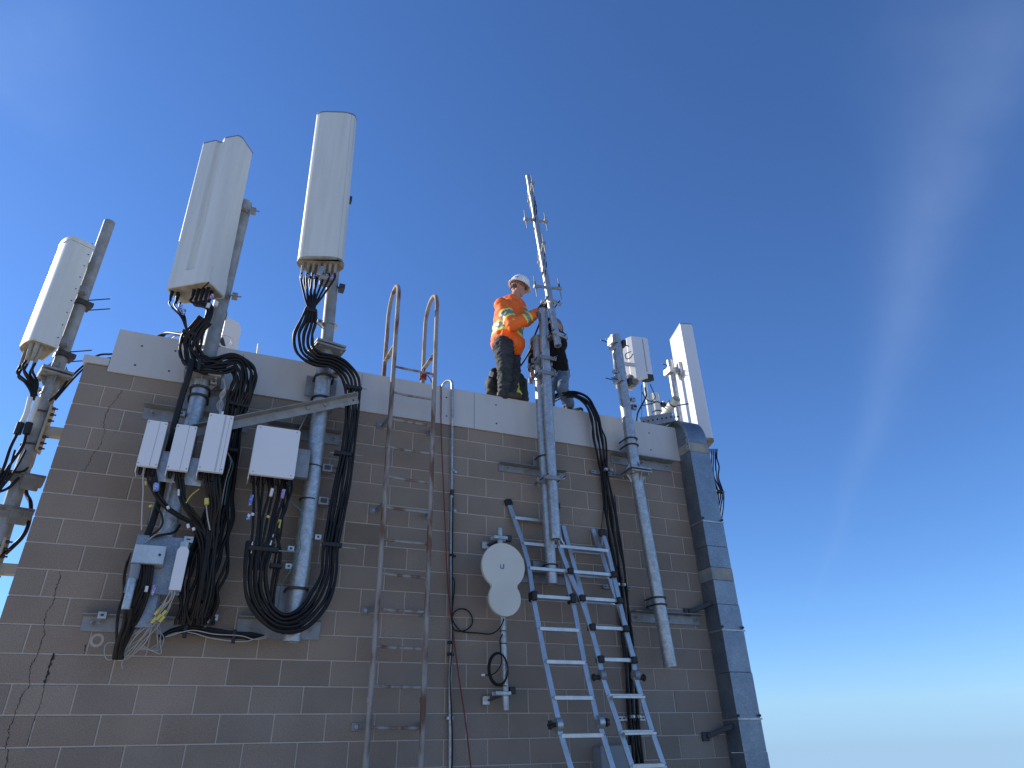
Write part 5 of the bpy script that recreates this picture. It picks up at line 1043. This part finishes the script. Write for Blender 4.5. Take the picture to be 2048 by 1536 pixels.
def hand(mb, wrist, tip_dir, palm_n, side, curl=.6, L=.185):
    """palm, four fingers of different lengths curling towards palm_n, thumb off the side"""
    d0 = V(tip_dir).normalized(); pn = V(palm_n); pn = (pn - d0 * pn.dot(d0)).normalized(); sd = d0.cross(pn) * side
    w = V(wrist); k = w + d0 * (L * .50)
    capsule(mb, w, w + d0 * (L * .44), .026, .032, (pn, .5))
    for i, ln in enumerate((.40, .46, .43, .34)):
        o_ = sd * (.030 - .0195 * i); p = k + o_ - d0 * .01 * abs(i - 1.2); dirn = d0.copy(); R_ = .0095 - .0006 * i
        for s_, fr in enumerate((.45, .32, .23)):
            a = curl * (.55 + .5 * s_); dirn = (d0 * math.cos(a * (s_ + 1) * .8) + pn * math.sin(a * (s_ + 1) * .8)); q = p + dirn * (L * ln * fr); capsule(mb, p, q, R_, R_ * .92, n=8, k=3); p = q
    tb = w + d0 * (L * .15) + sd * .026; t1 = tb + (d0 * .6 + sd * .75 + pn * .3).normalized() * .035; t2 = t1 + (d0 * .8 + pn * .6 + sd * .1).normalized() * .032; t3 = t2 + (d0 * .6 + pn * .8 - sd * .2).normalized() * .024
    for a, b_, r0, r1 in ((tb, t1, .015, .012), (t1, t2, .012, .0105), (t2, t3, .0105, .009)): capsule(mb, a, b_, r0, r1, n=8, k=3)
def head(mb, c, f, u, s=1.0):
    """c = centre of skull, f = facing direction, u = up of the head"""
    f = V(f).normalized(); u = V(u); u = (u - f * u.dot(f)).normalized(); r = f.cross(u)
    P = lambda a, b_, c_: c + (f * a + r * b_ + u * c_) * s
    R = Matrix((f, r, u)).transposed()
    mb.ball(P(-.008, 0, .02), .1 * s, .98, .77, 1.05, R=R); mb.ball(P(.028, 0, -.045), .07 * s, .92, .82, 1.05, R=R)
    capsule(mb, P(.04, 0, -.085), P(.062, 0, -.098), .034 * s, .022 * s)      # chin
    for sg in (-1, 1): capsule(mb, P(-.01, sg * .055, -.05), P(.045, sg * .028, -.095), .018 * s, .017 * s); capsule(mb, P(.062, sg * .034, -.015), P(.05, sg * .052, -.02), .015 * s, .014 * s)
    capsule(mb, P(.083, -.03, .022), P(.083, .03, .022), .012 * s, .012 * s)   # brow
    capsule(mb, P(.086, 0, .012), P(.108, 0, -.028), .008 * s, .0125 * s); 
    for sg in (-1, 1): mb.ball(P(.096, sg * .011, -.032), .009 * s)
    capsule(mb, P(.083, -.02, -.058), P(.083, .02, -.058), .0085 * s, .0085 * s); capsule(mb, P(.080, -.017, -.070), P(.080, .017, -.070), .009 * s, .009 * s)
    for sg in (-1, 1): mb.ball(P(-.008, sg * .078, -.008), .03 * s, .62, .30, 1.0, R=R); mb.ball(P(.074, sg * .031, .004), .0125 * s)
    return P, R
def person(label, J_, facing, head_c, head_f, head_u, cat='person'):
    t = thing('person', label, cat, J_['root']); return t

# worker in orange, standing on the coping, reaching for the pipe clamp
Jw = dict(root=at(1012, 797, .04), pelvis=at(1014, 684, .06), waist=at(1016, 662, .05), chest=at(1019, 628, .03), neck=at(1026, 603, .03), headc=at(1037, 577, .0),
          sR=at(1003, 611, -.13), eR=at(1026, 650, -.27), wR=at(1069, 628, -.36), sL=at(1036, 610, .19), eL=at(1052, 642, .02), wL=at(1078, 622, -.26),
          hR=at(1006, 692, -.03), kR=at(1010, 738, -.06), aR=at(1008, 786, .0), hL=at(1022, 692, .13), kL=at(1027, 738, .10), aL=at(1020, 790, .14))
W = thing('person', 'worker in a white helmet, orange high-visibility jacket and dark trousers gripping the pipe top', 'person', Jw['root'], 'workers on the roof edge')
mb = MB(); g_ = lambda k: Jw[k]
capsule(mb, g_('pelvis'), g_('chest'), .12, .13, ((0, 1, 0), 1.15)); capsule(mb, g_('chest'), g_('neck'), .12, .06); capsule(mb, g_('neck'), g_('headc') - V((.01, 0, .04)), .058, .056)
for s_ in 'RL':
    capsule(mb, g_('s' + s_), g_('e' + s_), .052, .04); capsule(mb, g_('e' + s_), g_('w' + s_), .04, .027); capsule(mb, g_('h' + s_), g_('k' + s_), .078, .052); capsule(mb, g_('k' + s_), g_('a' + s_), .052, .036)
    capsule(mb, g_('chest') + V((0, 0, .05)), g_('s' + s_), .07, .055)
hf = V((.90, -.34, -.30)); hu = V((.28, -.05, 1)); P_, R_ = head(mb, g_('headc'), hf, hu, 1.02)
wr_, wl_ = g_('wR'), g_('wL'); mast = V((4.486, -.315, 0))
hand(mb, wr_, V((mast.x - wr_.x, mast.y - wr_.y + .0, .06)), V((.3, .9, 0)), -1, .75); hand(mb, wl_, V((mast.x - wl_.x + .03, mast.y - wl_.y - .02, .12)), V((.2, -.9, -.1)), 1, .75)
body = fuse(mb, 'body', ['skin', 'glove'], W, .0065, 3, pick=lambda c: 1 if min((c - wr_).length, (c - wl_).length) < .02 or (c.x > min(wr_.x, wl_.x) + .0 and c.z > wr_.z - .2 and c.z < wr_.z + .25 and (c - wr_).length < .24 or (c - wl_).length < .22) else 0)
mb = MB(); E_ = ((0, 1, 0), 1.2)
capsule(mb, g_('pelvis') + V((-.01, 0, .02)), g_('waist'), .188, .188, E_); capsule(mb, g_('waist'), g_('chest'), .188, .188, E_); capsule(mb, g_('chest'), g_('neck') - V((0, 0, .03)), .18, .095, E_)
capsule(mb, g_('pelvis') + V((-.05, .0, -.02)), g_('pelvis') + V((.07, -.04, -.05)), .150, .142, E_)
capsule(mb, g_('pelvis') + V((.05, -.05, -.04)), g_('pelvis') + V((.10, -.06, -.13)), .095, .06)
capsule(mb, g_('neck') + V((-.07, 0, .0)), g_('neck') + V((.05, -.02, -.01)), .082, .07, ((0, 0, 1), .62)); capsule(mb, g_('neck') + V((-.10, .03, -.03)), g_('neck') + V((-.04, -.07, -.02)), .06, .06)
for s_ in 'RL': capsule(mb, g_('chest') + V((0, 0, .06)), g_('s' + s_), .09, .088); capsule(mb, g_('s' + s_), g_('e' + s_), .096, .084); capsule(mb, g_('e' + s_), g_('e' + s_).lerp(g_('w' + s_), .86), .082, .060)
def seg(p, a, b): 
    ab = b - a; t_ = (p - a).dot(ab) / ab.dot(ab); q = a + ab * max(0, min(1, t_)); return t_, (p - q).length
wx, cx = g_('waist'), g_('chest')
def pickw(c):
    for s_ in 'RL':
        t_, dd = seg(c, g_('s' + s_), g_('e' + s_)); t2, d2 = seg(c, g_('e' + s_), g_('w' + s_))
        if dd < .118 and dd < d2 and .18 < t_ < 1.0 and (c - cx).length > .185:
            if .42 < t_ < .50 or .70 < t_ < .78: return 1
            if .50 <= t_ <= .70: return 2
            if t_ > .3: return 0
        if d2 < .11 and d2 < dd and t2 > .1 and (c - cx).length > .185:
            if .50 < t2 < .57 or .72 < t2 < .79: return 1
            if .57 <= t2 <= .72: return 2
            return 0
    zz = c.z - (wx.z - .02) + (c.x - wx.x) * .22
    if -.115 < zz < -.075 or .005 < zz < .045: return 1
    if -.075 <= zz <= .005: return 2
    return 0
fuse(mb, 'jacket', ['orange', 'lime', 'silver'], W, .0105, 6, .011, 8, (1, 1, 1.6), pick=pickw)
mb = MB()
capsule(mb, g_('pelvis') + V((0, 0, -.0)), g_('pelvis') + V((0, 0, -.07)), .155, .15, E_)
for s_ in 'RL': capsule(mb, g_('h' + s_), g_('k' + s_), .125, .090); capsule(mb, g_('k' + s_), g_('a' + s_) - V((0, 0, .0)), .090, .072); capsule(mb, g_('a' + s_) + V((0, 0, .03)), g_('a' + s_) - V((0, 0, .03)), .07, .07)
fuse(mb, 'trousers', ['trouser'], W, .0105, 5, .016, 11, (.8, .8, 2.3))
for s_ in 'RL':
    a = g_('a' + s_); mb = MB(); zb = 5.182 + .03; fd = V((.93, -.25 if s_ == 'R' else .05, 0))
    capsule(mb, V((a.x - .045, a.y, zb + .015)), V((a.x, a.y, zb + .015)) + fd * .17, .042, .038, ((0, 0, 1), .9)); capsule(mb, a, V((a.x, a.y, zb + .03)), .05, .047)
    capsule(mb, V((a.x - .05, a.y, zb - .012)), V((a.x, a.y, zb - .012)) + fd * .18, .040, .040, ((0, 0, 1), .45)); fuse(mb, 'boot', ['boot'], W, .008, 3)
# helmet: dome, brim all round, suspension strap, glasses
hc = g_('headc'); f_, r_, u_ = R_.col[0], R_.col[1], R_.col[2]; hm = MB(); vs = []; nu = 28; prof = [(0, .172), (.045, .167), (.085, .148), (.110, .114), (.124, .070), (.128, .034), (.129, .018), (.138, .010), (.142, .006), (.141, .000), (.135, .003), (.12, .010), (.117, .03), (.09, .09), (0, .135)]
for (rr, zz_) in prof:
    for j in range(nu):
        a = 2 * math.pi * j / nu; br = (1 + .12 * max(0, math.cos(a))) if rr > .13 else 1; vs.append(hc + f_ * (rr * 1.04 * br * math.cos(a) - .004) + r_ * (rr * .93 * math.sin(a)) + u_ * (zz_ + .028 - (.012 * math.cos(a) if rr > .13 else 0)))
hm.add(vs, [(i * nu + j, i * nu + (j + 1) % nu, (i + 1) * nu + (j + 1) % nu, (i + 1) * nu + j) for i in range(len(prof) - 1) for j in range(nu)], 0, True)
for a_ in range(-2, 3):   # shell ridges
    hm.tube([hc + f_ * (.13 * math.cos(t_) * 1.0) + r_ * (.012 * a_ * 1.2) + u_ * (.030 + .163 * math.sin(t_)) - f_ * .004 for t_ in [.5 + 2.2 * q / 8 for q in range(9)]], .0035, 5)
helm = fixnormals(hm.build('helmet', 'helmet', W))
def sticker(ang, el, rad, ring=False, name='helmet_sticker', sq=1):
    nrm = (f_ * math.cos(ang) * math.cos(el) * 1.0 + r_ * math.sin(ang) * math.cos(el) + u_ * math.sin(el)).normalized(); c = hc + u_ * .035 + f_ * (nrm.dot(f_) * .138 - .004) + r_ * (nrm.dot(r_) * .124) + u_ * (nrm.dot(u_) * .165)
    x, y, z = frame(nrm, u_); m_ = MB(); n = 20; R2 = .55 if ring else 0
    vo = [c + x * (rad * math.cos(6.2832 * i / n)) + y * (rad * sq * math.sin(6.2832 * i / n)) for i in range(n)]; vi = [c + x * (rad * R2 * math.cos(6.2832 * i / n)) + y * (rad * R2 * math.sin(6.2832 * i / n)) for i in range(n)]
    if ring: m_.add(vo + vi, [(i, (i + 1) % n, n + (i + 1) % n, n + i) for i in range(n)]); m_.add([c + (p - c) * .35 + z * .0005 for p in vo], [tuple(range(n))])
    else: m_.add(vo, [tuple(range(n))])
    m_.build(name, 'dark', helm)
sticker(2.0, .42, .024, True); sticker(1.25, .75, .020, sq=.4); sticker(-2.0, .42, .024, True)
mb = MB()
for sg in (-1, 1):
    c = P_(.094, sg * .033, .004); mb.ball(c, .024, .35, 1.0, .72, 0, R=R_); mb.tube([P_(.09, sg * .055, .010), P_(.05, sg * .078, .010), P_(-.01, sg * .083, .004)], .003, 6, 0)
mb.tube([P_(.102, -.012, .008), P_(.102, .012, .008)], .003, 6); mb.build('glasses', 'lens', W)
mb = MB(); mb.tube([P_(-.02, .078, .02), P_(-.03, .07, -.05), P_(-.075, .0, -.04), P_(-.03, -.07, -.05), P_(-.02, -.078, .02)], .006, 6); mb.build('helmet_strap', 'dark', helm)
hr = MB(); 
for a in range(9): q = 2.0 + a * .29; capsule(hr, P_(-.012 + .088 * math.cos(q), .073 * math.sin(q), .00), P_(-.012 + .080 * math.cos(q), .068 * math.sin(q), -.035), .012, .010, n=7, k=2)
fuse(hr, 'hair', ['hair'], W, .006, 2)
mb = MB(); c = g_('pelvis') + V((-.02, -.165, -.06))
for i in range(3): mb.cyl(c + V((.03 * i - .04, -.01, .08)), c + V((.03 * i - .035, -.012, -.03 - .02 * i)), .008, n=8)
mb.build('belt_tools', 'galvbracket', W)

# second worker in black, bending behind the twin pipes
J2 = dict(root=at(1130, 808, .2), pelvis=at(1114, 742, .30), waist=at(1108, 722, .28), chest=at(1101, 690, .16), neck=at(1106, 668, .04), headc=at(1111, 656, -.04),
          sR=at(1073, 684, .20), eR=at(1066, 716, .12), wR=at(1063, 741, .05), sL=at(1121, 677, .16), eL=at(1109, 664, -.12), wL=at(1094, 638, -.24),
          hR=at(1100, 748, .28), kR=at(1097, 782, .16), aR=at(1099, 822, .24), hL=at(1122, 746, .30), kL=at(1124, 776, .06), aL=at(1137, 806, .16))
W2 = thing('person', 'worker in a black jacket and blue jeans bending behind the twin pipes, head partly hidden', 'person', J2['root'], 'workers on the roof edge')
g2_ = lambda k: J2[k]; mb = MB()
capsule(mb, g2_('pelvis'), g2_('chest'), .11, .13); capsule(mb, g2_('chest'), g2_('neck'), .11, .06); capsule(mb, g2_('neck'), g2_('headc'), .056, .056)
for s_ in 'RL':
    capsule(mb, g2_('s' + s_), g2_('e' + s_), .05, .04); capsule(mb, g2_('e' + s_), g2_('w' + s_), .04, .027); capsule(mb, g2_('h' + s_), g2_('k' + s_), .075, .05); capsule(mb, g2_('k' + s_), g2_('a' + s_), .05, .036); capsule(mb, g2_('chest') + V((0, 0, .03)), g2_('s' + s_), .07, .055)
P2, R2_ = head(mb, g2_('headc'), V((-.80, -.45, -.35)), V((-.2, -.15, 1)), 1.0)
hand(mb, g2_('wR'), V((.02, -.1, -1)), V((.8, .2, 0)), 1, .5); w2 = g2_('wL'); hand(mb, w2, V((mast.x - w2.x + .0, mast.y - w2.y - .04, .10)), V((-.6, -.5, 0)), -1, .7)
fuse(mb, 'body', ['skin'], W2, .0065, 3)
mb = MB()
capsule(mb, g2_('pelvis') + V((-.01, 0, .03)), g2_('chest'), .17, .17, ((1, 0, 0), 1.0)); capsule(mb, g2_('chest') + V((-.06, 0, 0)), g2_('chest') + V((.06, 0, .02)), .16, .16); capsule(mb, g2_('chest'), g2_('neck') - V((0, 0, .05)), .15, .08)
for s_ in 'RL': capsule(mb, g2_('chest') + V((0, 0, .02)), g2_('s' + s_), .10, .09); capsule(mb, g2_('s' + s_), g2_('e' + s_), .085, .068); capsule(mb, g2_('e' + s_), g2_('e' + s_).lerp(g2_('w' + s_), .86), .068, .050)
def pick2(c):
    for s_ in 'RL':
        t2, d2 = seg(c, g2_('e' + s_), g2_('w' + s_))
        if d2 < .07 and (.80 < t2 < .84 or .89 < t2 < .93): return 1
    return 0
fuse(mb, 'jacket', ['jacket', 'whitetape'], W2, .0105, 5, .012, 8, (1, 1, 1.6), pick=pick2)
mb = MB(); capsule(mb, g2_('pelvis') + V((-.03, 0, 0)), g2_('pelvis') + V((.03, 0, -.05)), .14, .14)
for s_ in 'RL': capsule(mb, g2_('h' + s_), g2_('k' + s_), .105, .078); capsule(mb, g2_('k' + s_), g2_('a' + s_), .078, .068); capsule(mb, g2_('a' + s_) + V((0, 0, .03)), g2_('a' + s_) - V((0, 0, .02)), .072, .075)
fuse(mb, 'jeans', ['jeans'], W2, .0105, 5, .014, 10, (.8, .8, 2.0))
for s_, fd in (('R', V((-.4, -.9, 0))), ('L', V((.55, -.75, 0)))):
    a = g2_('a' + s_); mb = MB(); zb = (5.182 if s_ == 'L' else 4.80) + .03; fd = fd.normalized()
    if s_ == 'R': capsule(mb, a, V((a.x, a.y, zb + .05)), .05, .045)
    capsule(mb, V((a.x, a.y, zb + .02)) - fd * .05, V((a.x, a.y, zb + .015)) + fd * .15, .045, .038, ((0, 0, 1), .9)); capsule(mb, a, V((a.x, a.y, zb + .03)), .05, .047)
    fuse(mb, 'shoe', ['boot'], W2, .008, 3)
    mb = MB(); mb.beam(V((a.x, a.y, zb - .018)) - fd * .085, V((a.x, a.y, zb - .018)) + fd * .18, .085, .022); mb.build('shoe_sole', 'whitetape', W2, .008)
hr = MB(); mb_ = hr.ball(P2(-.02, 0, .035), .100, .98, .80, 1.0, R=R2_)
for a in range(9): q = 1.9 + a * .31; capsule(hr, P2(-.012 + .094 * math.cos(q), .078 * math.sin(q), .01), P2(-.012 + .086 * math.cos(q), .072 * math.sin(q), -.045), .014, .012, n=7, k=2)
fuse(hr, 'hair', ['grayhair'], W2, .007, 2, .003, 40)
mb = MB(); c = g2_('wR') + V((0.02, -.03, -.12)); mb.cyl(c + V((-.03, 0, .03)), c + V((.14, -.02, .03)), .014, n=10); mb.box(c + V((.10, -.02, .02)), (.07, .04, .06)); tag(mb.build('hand_tool', 'dark', None, .004), 'small dark ratchet tool held low beside the pipes by the black-jacketed worker', 'tool')

# tool bags on the roof edge
def bag(label, lobes, mats='bag'):
    t = thing('tool_bag', label, 'bag', lobes[0][0], 'bags on the roof edge'); mb = MB()
    for a, b_, r0, r1, e in lobes: capsule(mb, a, b_, r0, r1, e)
    fuse(mb, 'sack', [mats], t, .013, 5, .018, 9); return t
b1 = bag('large open black tool bag behind the orange-jacketed worker, lime strap hanging down its front', [(at(1032, 800, .36), at(1032, 758, .34), .135, .10, None), (at(1040, 796, .36), at(1040, 765, .34), .11, .09, None), (at(1024, 797, .36), at(1026, 768, .36), .12, .10, None)])
mb = MB()
for pts, w_ in (([(1033, 744, .18), (1034, 758, .16), (1036, 776, .155)], .018), ([(1024, 770, .165), (1030, 777, .15), (1037, 783, .15), (1041, 790, .16)], .028)):
    q = spline([at(*p) for p in pts], 5)
    for a, c in zip(q[:-1], q[1:]): mb.beam(a, a + (c - a) * 1.15, w_ * 2, .008, up=V((0, 1, 0)))
mb.build('strap', 'lime', b1)
b2 = bag('slouching black bag with a pale tag behind the left leg of the orange-jacketed worker', [(at(987, 786, .30), at(988, 744, .28), .085, .055, None), (at(993, 785, .30), at(991, 755, .30), .08, .065, None), (at(984, 775, .30), at(983, 764, .30), .085, .08, None)])
mb = MB(); mb.box(at(983, 748, .17), (.05, .012, .075), Matrix.Rotation(.3, 3, 'Y')); mb.build('tag', 'whitetape', b2, .006)
